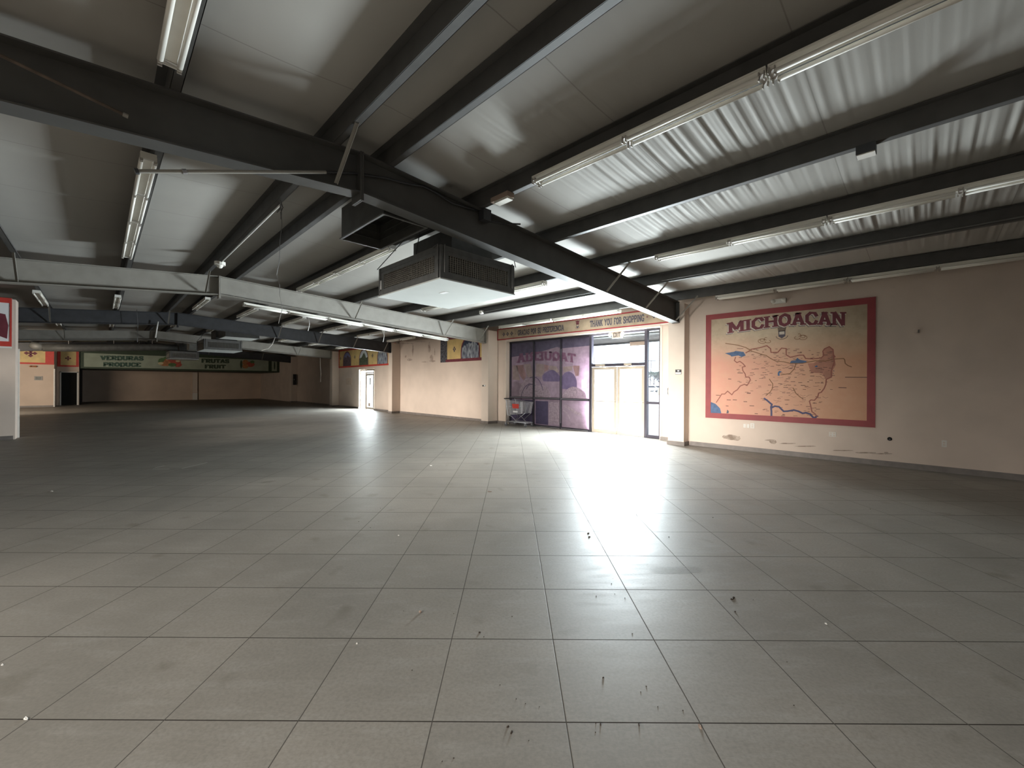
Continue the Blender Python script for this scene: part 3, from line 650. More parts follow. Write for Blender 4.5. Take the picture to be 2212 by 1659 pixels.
for s, nm in ((-1, 'left'), (1, 'right')):
    x0, x1 = (X3-cx2+.035, -.006) if s < 0 else (.006, X4-cx2-.035)
    g = MB(); st_ = .10
    g.box(x0, -.03, .01, x0+st_, .03, ZD-.01); g.box(x1-st_, -.03, .01, x1, .03, ZD-.01); g.box(x0+st_, -.03, .01, x1-st_, .03, .13); g.box(x0+st_, -.03, ZD-.10, x1-st_, .03, ZD-.01)
    lf = g.obj('door_leaf', M['doorframe'], t)
    MB().box(x0+st_, .0, .13, x1-st_, .006, ZD-.10).obj('pane', M['glass'], lf)
    MB().box(x0+.04, -.075, 1.0, x1-.04, -.045, 1.03).obj('push_bar', M['doorframe'], lf)
    g = MB(); g.box(x0+.15*(s < 0)+.25*(s > 0), -.075, ZD+.02, x0+.50, -.045, ZD+.075); g.tube([(x0+.3, -.06, ZD+.02), (x0+.55, -.10, ZD-.03)], .01, 5); g.obj('door_closer', M['doorframe'], lf)
MB().box(-.055, -.06, 1.45, -.012, -.03, 1.62).obj('lock_box', M['doorframe'], t)
t = thing('side_entrance', '', 'door', (-23.09, 11.20, 0)); t.name = 'door_3'; del t['category']; del t['label']; t['kind'] = 'structure'
g = MB(); g.box(-.99, -.04, 0, -.93, .04, 2.36); g.box(.93, -.04, 0, .99, .04, 2.36); g.box(-.93, -.04, 2.27, .93, .04, 2.36); g.box(-.36, -.04, 0, -.29, .04, 2.27); g.box(.66, -.04, 0, .73, .04, 2.27); g.box(-.29, -.04, 2.10, .66, .04, 2.17)
g.obj('door_frame', M['doorframe'], t)
g = MB(); g.box(-.93, 0, .03, -.36, .006, 2.27); g.box(.73, 0, .03, .93, .006, 2.27); g.box(-.29, 0, 2.17, .66, .006, 2.27); g.obj('fixed_pane', M['glass'], t)
g = MB(); g.box(-.28, -.02, .01, -.20, .02, 2.09); g.box(.57, -.02, .01, .65, .02, 2.09); g.box(-.20, -.02, .01, .57, .02, .14); g.box(-.20, -.02, 1.99, .57, .02, 2.09); lf = g.obj('door_leaf', M['doorframe'], t)
MB().box(-.2, 0, .14, .57, .006, 1.99).obj('pane', M['glass'], lf); MB().box(-.16, -.07, .85, -.12, -.04, 1.2).obj('door_handle', M['doorframe'], lf)
MB().box(.10, -.012, 1.45, .28, -.002, 1.85).obj('door_notice', M['paper'], lf); MB().box(-.02, -.012, .2, .2, -.002, .38).obj('door_notice', M['pebble'], lf)

# ------------------------------------------------------------------ banners
def banner_frame(g, x0, x1, z0, z1, b_, y0, y1):
    g.box(x0, y0, z0, x1, y1, z0+b_); g.box(x0, y0, z1-b_, x1, y1, z1); g.box(x0, y0, z0+b_, x0+b_, y1, z1-b_); g.box(x1-b_, y0, z0+b_, x1, y1, z1-b_)
def diamond(g, cx_, cz, w_, h_, y):
    for a, c in ((0, 1), (1, 0), (0, -1), (-1, 0)): g.quad((cx_+a*w_*.62-w_*.5, y, cz+c*h_*.62), (cx_+a*w_*.62, y, cz+c*h_*.62+h_*.5), (cx_+a*w_*.62+w_*.5, y, cz+c*h_*.62), (cx_+a*w_*.62, y, cz+c*h_*.62-h_*.5))
def crest(par, cx_, cz, s, y, mdark, mmid, mlite):
    g = MB(); g.quad((cx_-.5*s, y, cz+.9*s), (cx_-.3*s, y, cz+.62*s), (cx_+.3*s, y, cz+.62*s), (cx_+.5*s, y, cz+.9*s), (cx_+.3*s, y, cz+1.0*s), (cx_+.2*s, y, cz+.85*s), (cx_, y, cz+1.05*s), (cx_-.2*s, y, cz+.85*s), (cx_-.3*s, y, cz+1.0*s))
    g.quad((cx_-.38*s, y, cz+.60*s), (cx_-.30*s, y, cz+.2*s), (cx_+.30*s, y, cz+.2*s), (cx_+.38*s, y, cz+.60*s)); g.obj('emblem_crown', mmid, par)
    g = MB(); g.quad((cx_-.30*s, y, cz+.25*s), (cx_-.30*s, y, cz-.30*s), (cx_, y, cz-.52*s), (cx_+.30*s, y, cz-.30*s), (cx_+.30*s, y, cz+.25*s)); g.obj('emblem_shield', mdark, par)
    g = MB(); g.quad((cx_-.22*s, y-.001, cz+.18*s), (cx_-.22*s, y-.001, cz-.12*s), (cx_+.22*s, y-.001, cz-.12*s), (cx_+.22*s, y-.001, cz+.18*s)); g.obj('emblem_shield', mlite, par)
    g = MB(); strip(g, [(cx_+.5*s*math.sin(a), y, cz-.25*s-.35*s*math.cos(a)) for a in [k*.25-1.5 for k in range(13)]], .06*s); g.obj('emblem_garland', mmid, par)
# long thank-you banner
yb = 11.02; t = thing('long_banner', 'long red-bordered parchment banner reading GRACIAS POR SU PREFERENCIA and THANK YOU FOR SHOPPING', 'banner', (-8.4, yb, 3.45))
x0, x1, z0, z1 = -11.84+8.4, -4.74+8.4, 3.235-3.45, 3.68-3.45
MB().box(x0, 0, z0, x1, .03, z1).obj('banner_panel', M['tanbanner'], t)
g = MB(); banner_frame(g, x0, x1, z0, z1, .04, -.012, 0); g.obj('border', M['redbright'] if False else M['red'], t)
MB().box(x0+.5, -.012, z0-.03, x1-.02, .03, z0).obj('lower_lip', M['trimwhite'], t)
def bf(xa, xb, za, zb_):
    return lambda u, v: (xa+(xb-xa)*u, -.004, za+(zb_-za)*v)
def bx_(x, Yp=11.02): r = (x-1106)/FPX; return -Yp*(1-r)/(1+r)+8.4
text_mb('GRACIAS POR SU PREFERENCIA', bf(bx_(1118), bx_(1217.5), -.105, .085), tk=.24).obj('lettering', M['ink'], t)
text_mb('THANK YOU FOR SHOPPING', bf(bx_(1274), bx_(1391), -.095, .105), tk=.24).obj('lettering', M['ink'], t)
g = MB()
for x in (1088, 1096, 1105): diamond(g, bx_(x), -.005, .07, .075, -.004)
diamond(g, bx_(1412), .04, .07, .08, -.004); g.obj('diamond_ornament', M['ink'], t)
g = MB(); diamond(g, bx_(1397.5), .02, .03, .03, -.004); diamond(g, bx_(1113), -.03, .015, .015, -.004); g.obj('small_ornament', M['maroon'], t)
crest(t, bx_(1247), -.0, .17, -.004, M['ink'], M['maroon'], M['tanbanner'])
# yellow arch banners
def arch_pic(par, cx_, w_, z0, z1, y, m1, m2, seed, sky):
    g = MB(); n = 12; r = w_/2; hz = z1-z0-r
    g.quad(*([(cx_-r, y, z0), (cx_+r, y, z0)] + [(cx_+r*math.cos(PI*k/n), y, z0+hz+r*math.sin(PI*k/n)) for k in range(n+1)])); a = g.obj('arch_picture', m1, par)
    g = MB(); strip(g, [(cx_-r, y-.001, z0)] + [(cx_-r*math.cos(PI*k/n), y-.001, z0+hz+r*math.sin(PI*k/n)) for k in range(n+1)] + [(cx_+r, y-.001, z0)], .06); g.obj('arch_rim', M['maroon'], par)
    rr = random.Random(seed); g = MB(); top_ = []
    for k in range(15):
        u = -1+2*k/14; hh = (.52 if sky else .62) + rr.uniform(-.07, .07) + (.30*max(0, 1-abs(u+.05)*2.2) if sky else .12*max(0, 1-abs(u+.2)*2))
        top_.append((cx_-u*r*.93, y-.002, z0+hh*(z1-z0)*(1 if abs(u) < .8 else .85)))
    g.quad(*([(cx_-r*.93, y-.002, z0), (cx_+r*.93, y-.002, z0)] + top_)); g.obj('picture_subject', m2, par)
M['picblue'] = mat('picture_blue', (.20, .22, .42), .6, noise=.3, nscale=4); M['picbrown'] = mat('picture_brown', (.13, .09, .11), .6, noise=.5, nscale=9)
M['picgreen'] = mat('picture_green', (.10, .12, .07), .6, noise=.6, nscale=8); M['picnight'] = mat('picture_night', (.03, .045, .09), .6, noise=.4, nscale=6); M['picpale'] = mat('picture_pale', (.62, .66, .70), .6)
M['picspray'] = mat('picture_spray', (.05, .06, .10), .6, noise=.5, nscale=7, stretch=(3, 3, .6), col2=(.45, .5, .55))
M['picgrey'] = mat('picture_grey', (.16, .18, .17), .6, noise=.6, nscale=14, col2=(.4, .42, .42))
t = thing('arched_banner', 'yellow wall banner with red border and three arched pictures above the far side door', 'banner', (-23.4, 11.03, 2.52))
x0, x1 = -26.98+23.4, -19.68+23.4
MB().box(x0, 0, 0, x1, .02, 1.15).obj('banner_panel', M['yellow'], t); g = MB(); banner_frame(g, x0, x1, 0, 1.15, .09, -.012, 0); g.obj('border', M['redbright'], t)
arch_pic(t, -2.32, 1.12, .09, .98, -.004, M['picblue'], M['picbrown'], 1, False); arch_pic(t, -.02, 1.15, .09, 1.0, -.004, M['picpale'], M['picgreen'], 2, True); arch_pic(t, 2.27, 1.15, .09, 1.0, -.004, M['picgrey'], M['picspray'], 3, False)
g = MB()
for cx_ in (-1.2, 1.1, -3.3): diamond(g, cx_, .60, .09, .11, -.004)
g.obj('diamond_ornament', M['ink'], t)
t = thing('arched_banner', 'torn yellow banner with one whole night-blue arched picture, left of the cart', 'banner', (-14.0, 11.03, 2.50))
x0, x1 = -15.15+14, -12.28+14
MB().box(x0, 0, 0, x1, .02, 1.12).obj('banner_panel', M['yellow'], t); g = MB(); g.box(x0-.1, -.012, 0, x1, 0, .12); g.box(x0, -.012, 1.0, x1, 0, 1.12); g.obj('border', M['maroon'], t)
MB().box(-1.66, -.004, .0, -1.15, .02, 1.08).obj('stone_print_strip', M['stone'], t)
arch_pic(t, .48, 1.2, .12, 1.04, -.014, M['picnight'], M['picspray'], 5, False); g = MB(); diamond(g, -.62, .55, .1, .12, -.004); g.obj('diamond_ornament', M['ink'], t)
# yellow banner on the set-forward wall at far left
t = thing('yellow_banner', 'yellow banner with red edges and a dark diamond on the far left wall', 'banner', (-37.27, -4.0, 2.55))
MB().box(0, -.6, 0, .02, 2.07, 1.02).obj('banner_panel', M['yellow'], t); g = MB(); g.box(.02, -.6, 0, .035, 2.07, .10); g.box(.02, -.6, .95, .035, 2.07, 1.02); g.box(.02, 1.72, .1, .035, 2.07, .95); g.obj('border', M['redbright'], t)
q = PX(66, 763, -37.2); g = MB()
for a, c in ((0, 1), (1, 0), (0, -1), (-1, 0), (0, 0)): yy, zz_ = q[1]+4.0+a*.16, q[2]-2.55+c*.14; g.quad((.026, yy-.11, zz_), (.026, yy, zz_+.1), (.026, yy+.11, zz_), (.026, yy, zz_-.1))
g.obj('diamond_ornament', M['maroon'], t)
t = thing('yellow_banner', 'small yellow banner with red edges above the dark doorway', 'banner', (-39.43, -1.43, 2.50))
MB().box(0, -.47, 0, .02, .48, 1.2).obj('banner_panel', M['yellow'], t); g = MB(); g.box(.02, -.47, 0, .03, .48, .10); g.box(.02, -.47, .1, .03, -.33, 1.2); g.box(.02, .36, .1, .03, .48, 1.2); g.obj('border', M['redbright'], t)
g = MB()
for a, c in ((0, 1), (1, 0), (0, -1), (-1, 0), (0, 0)): g.quad((.026, a*.09-.06, .55+c*.09), (.026, a*.09, .61+c*.09), (.026, a*.09+.06, .55+c*.09), (.026, a*.09, .49+c*.09))
g.obj('diamond_ornament', M['maroon'], t)
# green produce sign on the soffit
XS = -39.56; t = thing('produce_sign', 'long pale green sign reading VERDURAS PRODUCE and FRUTAS FRUIT at the far end', 'sign', (XS, 5.0, 2.45))
MB().box(-.03, -5.88, 0, 0, 6.0, 1.10).obj('sign_back', M['greendark'], t)
def sq(x, y): p = PX(x, y, XS); return (p[1]-5.0, p[2]-2.45)
MB().box(0, -5.72, .08, .012, 5.2, 1.00).obj('sign_panel', M['greensign'], t)
MB().box(0, 5.45, .08, .012, 5.85, 1.00).obj('sign_panel', M['greensign'], t)
def sf(xa, xb, ya0, ya1, yb0, yb1):
    a0, a1, b0, b1 = sq(xa, ya1), sq(xa, ya0), sq(xb, yb1), sq(xb, yb0)
    return lambda u, v: (.016, a0[0]+(b0[0]-a0[0])*u, (a0[1]+(b0[1]-a0[1])*u)*(1-v) + (a1[1]+(b1[1]-a1[1])*u)*v)
text_mb('VERDURAS', sf(217, 310, 768.5, 777.5, 770, 778.5), tk=.34, serif=.2).obj('lettering', M['greentext'], t)
text_mb('PRODUCE', sf(223, 304, 783, 791.5, 784, 792), tk=.34, serif=.2).obj('lettering', M['greentext'], t)
text_mb('FRUTAS', sf(435, 495, 775, 783.5, 776.5, 784), tk=.34, serif=.2).obj('lettering', M['greendark'], t)
text_mb('FRUIT', sf(442, 487, 788, 796, 788.5, 796), tk=.34, serif=.2).obj('lettering', M['greendark'], t)
M['orange'] = mat('printed_orange', (.42, .17, .06), .6, noise=.4); M['tomato'] = mat('printed_tomato', (.40, .07, .04), .6, noise=.3); M['leafg'] = mat('printed_green', (.08, .16, .05), .6, noise=.4); M['cream'] = mat('printed_cream', (.5, .42, .25), .6)
def fruit(px, py, w_, h_, m_, k, nm='fruit_picture', n=10):
    g = MB(); g.quad(*[(.016+k*.001,)+sq(px+w_*math.cos(2*PI*i/n), py-h_*math.sin(2*PI*i/n)) for i in range(n)]); g.obj(nm, m_, t)
for k, a in enumerate([(352,780,11,7,'leafg'),(361,776,9,6,'leafg'),(366,781,12,8,'orange'),(358,786,14,5,'orange'),(380,783,11,8,'tomato'),(371,777,9,5,'tomato'),(384,788,9,5,'tomato'),(347,785,6,3,'cream'),(372,788,9,4,'leafg'),(384,780,5,2.5,'cream')]): fruit(*a[:4], M[a[4]], k)
for k, a in enumerate([(521,787,2.5,9,'greendark'),(530,783,7,6,'orange'),(541,787,9,6,'tomato'),(530,791,7,5,'orange'),(545,782,5,3,'leafg')]): fruit(*a[:4], M[a[4]], k)
for k, a in enumerate([(593,790,1.5,9,'greendark')]): fruit(*a[:4], M[a[4]], k, 'divider')
# red-framed sign at the left edge
t = thing('wall_sign', 'red-framed white wall sign with a dark red shape, at the left edge', 'sign', (-17.04, -3.4, 2.45))
MB().box(0, -2.4, 0, .02, 1.77, 1.27).obj('sign_panel', M['paper'], t)
g = MB(); g.box(.02, -2.4, 0, .035, 1.77, .13); g.box(.02, -2.4, 1.14, .035, 1.77, 1.27); g.box(.02, 1.735, .13, .035, 1.77, 1.14); g.obj('border', M['redbright'], t)
MB().box(.0, -2.4, -.05, .03, 1.77, 0).obj('lower_lip', M['trimwhite'], t)
g = MB(); g.quad((.023, -2.3, .70), (.023, -1.0, .62), (.023, .5, .50), (.023, 1.0, .46), (.023, 1.45, .32), (.023, 1.69, .20), (.023, 1.71, .55), (.023, 1.66, .84), (.023, 1.0, .96), (.023, .2, 1.0), (.023, -2.3, 1.04)); g.obj('brushed_shape', M['maroon'], t)
g = MB(); g.box(.024, 1.18, .66, .028, 1.24, .92); g.box(.024, .7, .66, .028, .76, .92); g.box(.024, .76, .86, .028, 1.0, .92); g.obj('white_stroke', M['paper'], t)
# corner stripe of the left wall


# ------------------------------------------------------------------ map mural
YM = 10.705
t = thing('map_mural', 'big red-bordered map mural headed MICHOACAN on the right wall', 'mural', (-2.4, YM, 0))
xa, xb = -4.05, -.94; zb0, zt0 = .70, 3.19
TL, TR, BR, BL = PY(1526, 680.5, YM), PY(1894.8, 641.6, YM), PY(1888, 924.5, YM), PY(1524, 901, YM)
xa, xb = (TL[0]+BL[0])/2, (TR[0]+BR[0])/2; zt0 = (TL[2]+TR[2])/2; zb0 = (BL[2]+BR[2])/2
print('MURAL', TL, TR, BR, BL)
bw = .125; O = 2.4
# keep the print's coordinates in hall space so the material lines up : mesh at the hall origin, parented
def mo(g, nm, m, par=None): o = g.obj(nm, m, par or t); o.location = (0, 0, 0); return o
def m2(px, py):   # photo point -> print point (bilinear on the traced corners)
    p = PY(px, py, YM); u = (p[0]-BL[0])/(BR[0]-BL[0])
    zlo = BL[2]+(BR[2]-BL[2])*u; zhi = TL[2]+(TR[2]-TL[2])*u
    v = (p[2]-zlo)/(zhi-zlo); return (xa+(xb-xa)*u, zb0+(zt0-zb0)*v)
def mp_(pts, y): return [(a+O, y, c) for a, c in (m2(*q) for q in pts)]
t.location = (-O, YM, 0)
pm = MB(); pm.box(xa, -.012, zb0, xb, 0, zt0); po = pm.obj('printed_panel', M['mural'], t); po.location = (O, 0, 0)
g = MB(); banner_frame(g, xa+O, xb+O, zb0, zt0, bw, -.02, -.012); g.obj('border', mat('mural_border_red', (.29, .04, .045), .55, noise=.15, nscale=5), t)
def MZ(u, v):
    # title on an arc
    x = 1572 + u*(1826-1572)
    base_ = 720 - 19.5*math.sin(min(1, u*1.25)*PI/2) + (3.5*max(0, u-.55)/.45) - 4.0*0
    hh = 22.5 + 6.5*u
    p = m2(x, base_ - v*hh); return p
def arcf(dx, dz, y): return lambda u, v: ((lambda p: (p[0]+O+dx, y, p[1]+dz))(MZ(u, v)))
text_mb('MICHOACAN', arcf(-.022, -.028, -.0130), tk=.25, serif=.22, sh=.13).obj('lettering', M['ink'], t, )
text_mb('MICHOACAN', arcf(-.014, -.016, -.0142), tk=.27, serif=.23, sh=.15).obj('lettering', M['inkpale'], t)
text_mb('MICHOACAN', arcf(0, 0, -.0154), tk=.23, serif=.20, sh=.12).obj('lettering', M['maroon'], t)
c0 = m2(1688, 722); crest(t, c0[0]+O, c0[1]+.02, .22, -.0135, M['ink'], M['soot'], M['inkpale'])
M['water'] = mat('printed_water', (.07, .13, .26), .6, noise=.3, nscale=14); M['river'] = mat('printed_river', (.05, .05, .13), .6); M['road'] = mat('printed_road', (.20, .09, .03), .6); M['border_print'] = mat('printed_boundary', (.28, .09, .06), .6)
M['label_print'] = mat('printed_place_names', (.16, .07, .05), .6); M['redland'] = mat('printed_red_land', (.43, .19, .125), .6, noise=.25, nscale=5)
z8 = lambda px, py: (1520+px*.09042, 660+py*.09042)      # zoom frames used for tracing
z9 = lambda px, py: (1700+px*.09042, 660+py*.09042)
z10 = lambda px, py: (1520+px*.09042, 780+py*.09042)
z11 = lambda px, py: (1700+px*.09042, 780+py*.09042)
def poly(pts, m_, nm, y=-.0135): g = MB(); g.quad(*mp_(pts, y)); g.obj(nm, m_, t)
def line(lst, w_, m_, nm, y=-.014):
    for k_, pts in enumerate(lst): g = MB(); strip(g, mp_(pts, y-.0002*k_), w_); g.obj(nm, m_, t)
poly([z11(480,60),z11(1100,40),z11(1060,380),z11(900,430),z11(820,300),z11(560,280)], M['redland'], 'map_region', -.0128)
poly([z9(850,1240),z9(870,1050),z9(1000,990),z9(1090,1080),z9(1100,1240),z9(1150,1420),z9(1090,1530),z9(700,1540),z9(560,1420)], M['redland'], 'map_region', -.0129)
poly([z8(505,1135),z8(720,1100),z8(760,1080),z8(950,1105),z8(1000,1190),z8(900,1230),z8(830,1190),z8(660,1215),z8(640,1190)], M['water'], 'lake')
poly([z8(2050,1375),z8(2075,1325),z8(2185,1310),z9(230,1250),z9(300,1300),z9(450,1330),z9(455,1365),z9(250,1385),z9(70,1380)], M['water'], 'lake')
poly([z10(150,960),z10(280,1010),z10(390,1120),z10(430,1275),z10(150,1270)], M['water'], 'sea')
poly([z10(1760,350),z10(1760,280),z10(1790,235),z10(1860,245),z10(1800,290),z10(1810,350)], M['water'], 'lake')
poly([z9(640,1460),z9(700,1430),z9(720,1470),z9(670,1480)], M['water'], 'lake')
line([[z8(520,900),z8(820,945),z8(1000,1000),z8(1150,1090),z8(1350,1155),z8(1480,1190),z8(1600,1270),z8(1720,1330),z8(1900,1345),z8(2060,1385),z9(200,1385),z9(350,1385),z9(520,1350),z9(660,1325),z9(900,1335),z9(1070,1290),z9(1330,1275),z9(1355,1300),z9(1370,1390),z9(1430,1440),z9(1520,1475)],
      [z9(190,1385),z10(2190,80),z10(2150,190),z10(2050,300),z10(1830,330)], [z10(1560,430),z10(1640,540),z10(1640,640),z10(1580,740),z10(1480,820)], [z11(130,640),z11(200,770),z11(300,860),z11(370,905)]], .016, M['road'], 'map_road')
line([[z8(2120,1480) , z8(2050,1500)]], .01, M['label_print'], 'map_road')
line([[z10(1440,890),z10(1500,930),z10(1590,1010),z10(1620,1030),z10(1600,1100),z10(1610,1200),z10(1610,1330)], [z10(1620,1110),z10(1690,1075),z10(1790,1090),z10(1830,1130),z10(1900,1200),z10(2000,1195),z10(2120,1175),z11(150,1170),z11(260,1200),z11(360,1250),z11(440,1235),z11(540,1270),z11(600,1340),z11(650,1365),z11(700,1310)]], .036, M['river'], 'map_river')
line([[z8(760,1230),z8(730,1310),z8(790,1360),z8(860,1330),z8(930,1380),z8(990,1450),z10(920,140),z10(930,220),z10(990,310),z10(1000,375),z10(1080,380),z10(1110,440),z10(1070,520),z10(1030,580),z10(970,550),z10(870,590),z10(800,680),z10(720,730),z10(670,800),z10(570,710),z10(500,780),z10(430,780),z10(380,860),z10(300,980)],
      [z8(1000,1130),z8(1150,1040),z8(1320,1010),z8(1500,960),z8(1590,1030),z8(1600,1120),z8(1760,1120),z8(1850,1020),z8(1960,1030),z8(1960,1180),z8(2060,1240),z9(100,1230),z9(280,1190),z9(380,1190),z9(430,1270),z9(600,1280),z9(800,1260),z9(860,1200),z9(840,1100),z9(880,1040),z9(990,990),z9(1080,1060),z9(1090,1180),z9(1130,1240)],
      [z9(1090,1200),z9(1110,1330),z9(1100,1440),z11(1090,80),z11(1040,250),z11(1040,390),z11(920,440),z11(910,560),z11(870,660),z11(800,750),z11(740,770),z11(720,850),z11(640,940),z11(560,930),z11(520,960),z11(550,1060),z11(580,1210),z11(660,1270),z11(690,1320)]], .022, M['border_print'], 'map_boundary')
g = MB(); rr = random.Random(4)
for k in range(260):
    px, py = rr.uniform(1590, 1795), rr.uniform(752, 900)
    if px > 1770 and py > 850: continue
    if py > 850 and px < 1640: continue
    L_ = rr.uniform(3, 9); strip(g, mp_([(px, py), (px+L_, py+L_*rr.uniform(-.02, .03))], -.0133), rr.uniform(.008, .013))
for k in range(46):
    px, py = rr.uniform(1600, 1790), rr.uniform(750, 880); a = rr.uniform(-.7, .7)
    strip(g, mp_([(px, py), (px+6, py+6*a), (px+12, py+5*a-1)], -.0133), .005)
for px, py, L_ in ((1824, 815.5, 48), (1810, 838, 16), (1593, 805, 11), (1573, 818, 6), (1547, 853, 8), (1570, 863, 8), (1583, 863, 8), (1606, 867, 7), (1619, 876, 9), (1568, 876, 5), (1630, 893, 6)): strip(g, mp_([(px, py), (px+L_, py+.4)], -.0133), .016)
g.obj('place_names', M['label_print'], t)
poly([z10(540,1240),z10(560,1150),z10(600,1190),z10(590,1240)], M['ink'], 'small_marks'); poly([z11(1085,220),z11(1115,240),z11(1095,260)], M['ink'], 'small_marks'); poly([z11(1070,290),z11(1100,305),z11(1085,322)], M['ink'], 'small_marks')
# scroll ornaments beside the emblem
g = MB()
for cx_, s in ((1652, 1), (1727, -1)):
    for (ox, oy, rx, ry, a0, a1) in ((-6, 2, 9, 5, 20, 330), (-6, 0, 5, 2.6, 0, 300), (6, 3, 6, 3, 180, 420), (2, 0, 4, 6, 60, 200)):
        strip(g, mp_([(cx_+s*(ox+rx*math.cos(math.radians(a0+(a1-a0)*k/12))), 731-.1*(cx_-1690)+oy-ry*math.sin(math.radians(a0+(a1-a0)*k/12))) for k in range(13)], -.0135), .010)
g.obj('scroll_ornament', M['road'], t)

# ------------------------------------------------------------------ small things on walls and roof
def wallbox(name, label, cat, x0, y0, x1, y1, Y, d, m, parts=None, group=None):
    """plate on a wall of constant Y, traced from its photo corners"""
    a = PY(x0, y0, Y); b_ = PY(x1, y1, Y); cx_, cz = (a[0]+b_[0])/2, (a[2]+b_[2])/2; hx, hz = abs(b_[0]-a[0])/2, abs(a[2]-b_[2])/2
    t = thing(name, label, cat, (cx_, Y, cz), group=group); MB().box(-hx, -d, -hz, hx, 0, hz).obj('plate', m, t); return t, hx, hz
# long cover plates with sockets
for (x0, y0, x1, y1, lb, n_) in ((1621, 914, 1630, 925.5, 'right one of two small outlet plates below the left corner of the map mural', 1), (1606, 915.5, 1619, 924.5, 'left one of two small outlet plates below the left corner of the map mural', 1),
                                 (1791, 933, 1806, 944, 'double outlet plate below the right half of the map mural', 2), (2034, 951, 2045, 966, 'faint outlet plate low on the wall near the right edge of the photo', 1)):
    t, hx, hz = wallbox('outlet_plate', lb, 'outlet', x0, y0, x1, y1, 10.708, .008, M['trimwhite'], group='outlet plates on the mural wall')
    for k in range(n_):
        ox = 0 if n_ == 1 else (-.5+k)*hx
        MB().box(ox-.016, -.011, .008, ox+.016, -.008, .036).obj('socket', M['pier'], t); MB().box(ox-.016, -.011, -.036, ox+.016, -.008, -.008).obj('socket', M['pier'], t)
p = PY(1922, 948, 10.708); t = thing('wall_hole', 'dark round opening with a bit of pipe, low on the wall right of the mural', 'pipe stub', p)
MB().tube([(0, -.006, 0), (0, 0, 0)], .036, 12).obj('opening', M['dark'], t); MB().tube([(0, -.04, -.01), (0, -.002, -.01)], .016, 8).obj('pipe', M['steel_dark'], t)  # near-black disc paints in the darkness of the hole
p = PY(1978, 716, 10.708); t = thing('wall_sensor', 'small pale round sensor high on the bare wall right of the mural', 'sensor', p)
MB().tube([(0, -.07, 0), (0, 0, 0)], .03, 12).obj('body', M['wall'], t); MB().box(.03, -.02, -.03, .05, 0, .03).obj('bracket', M['base'], t)
t, hx, hz = wallbox('wall_plaque', 'small black and white plaque on the front of the column beside the mural', 'plaque', 1459, 798.5, 1472, 808.5, 10.417, .006, M['black'])
MB().box(-.022, -.009, .012, .022, -.006, .042).obj('symbol', M['paper'], t); MB().box(-hx*.9, -.009, -hz*.85, hx*.9, -.006, -.010).obj('white_band', M['paper'], t)
def emergency(label, loc, rz=0, m=None):
    t = thing('emergency_light', label, 'emergency light', loc, rz, 'twin-head emergency lights'); m = m or M['white']
    MB().box(-.13, -.06, -.05, .13, 0, .05).obj('battery_box', m, t)
    for s in (-1, 1):
        MB().tube([(s*.10, -.13, .0), (s*.115, -.05, .0)], .045, 12, r2=.028).obj('lamp_head', m, t, smooth=True)
    return t
emergency('twin-head emergency light on the wall above the mural title', (PY(1684, 651, 10.70)[0], 10.70, PY(1684, 651, 10.70)[2]))
q = PX(72, 791.5, -37.27); emergency('brownish emergency light on the far left wall below the yellow banner', (-37.27, q[1], q[2]), PI/2, M['orange'])
q = PX(83, 817, -37.27); t = thing('wall_plate', 'small square framed plate on the far left wall below the yellow banner', 'plate', (-37.27, q[1], q[2])); MB().box(0, -.16, -.12, .02, .16, .12).obj('frame', M['steel'], t); MB().box(.02, -.11, -.08, .03, .11, .08).obj('face', M['ductgrey'], t)
t, hx, hz = wallbox('access_panel', 'small pinkish access panel on the wall left of the far side door', 'panel', 748, 817, 760, 831, 11.058, .01, M['wallend']); MB().box(-.01, -.02, -.05, .01, -.01, .05).obj('latch', M['steel'], t)
q = PY(1046, 833, 10.565); t = thing('wall_bracket', 'small black and white bracket on the column left of the film-covered window', 'bracket', q); MB().box(-.05, -.05, -.03, .03, 0, .02).obj('mount', M['black'], t); MB().box(.03, -.05, -.03, .06, 0, .03).obj('clip', M['paper'], t)
q = PX(636.5, 820, -34.98); t = thing('wall_cabinet', 'black upright unit on the side of the farthest column, in shadow', 'cabinet', (-34.98, q[1], q[2])); MB().box(0, -.12, -.42, .12, .10, .42).obj('body', M['black'], t); MB().box(.12, -.09, -.05, .13, -.05, .05).obj('handle', M['steel'], t)
t, hx, hz = wallbox('wall_patch', 'upper of two faint patched rectangles high on the wall right of the mural', 'patch', 1923, 607, 1934, 622, 10.708, .004, M['wall'], group='patched rectangles right of the mural')
t, hx, hz = wallbox('wall_patch', 'lower, taller of two faint patched rectangles high on the wall right of the mural', 'patch', 1923, 637, 1937, 684, 10.708, .004, M['wall'], group='patched rectangles right of the mural')
# stains
def stain(label, blobs, Y, m):
    g = MB(); rr = random.Random(len(label))
    for i, (px, py, rx, ry) in enumerate(blobs):
        g.quad(*[PY(px+rx*math.cos(2*PI*k/14)*rr.uniform(.7, 1.15), py+ry*math.sin(2*PI*k/14)*rr.uniform(.6, 1.2), Y-i*.0004) for k in range(14)])
    tag(g.obj('wall_stain', m), label, 'stain')['kind'] = 'stuff'
M['stain'] = mat('wall_dirt', (.27, .205, .16), .85, noise=.5, nscale=12, col2=(.47, .385, .32)); M['stain2'] = mat('glue_marks', (.36, .27, .22), .8, noise=.5, nscale=7, col2=(.54, .45, .39))
stain('dark scuffed patch above the baseboard below the left of the mural', [(1578, 945, 17, 5.5), (1590, 947, 12, 5), (1566, 943, 7, 3)], 10.7085, M['stain'])
stain('thin dark scuffs above the baseboard below the middle of the mural', [(1663, 951, 12, 1.6), (1670, 955, 9, 4), (1700, 958, 18, 1.3), (1740, 964, 24, 1.4)], 10.7085, M['stain'])
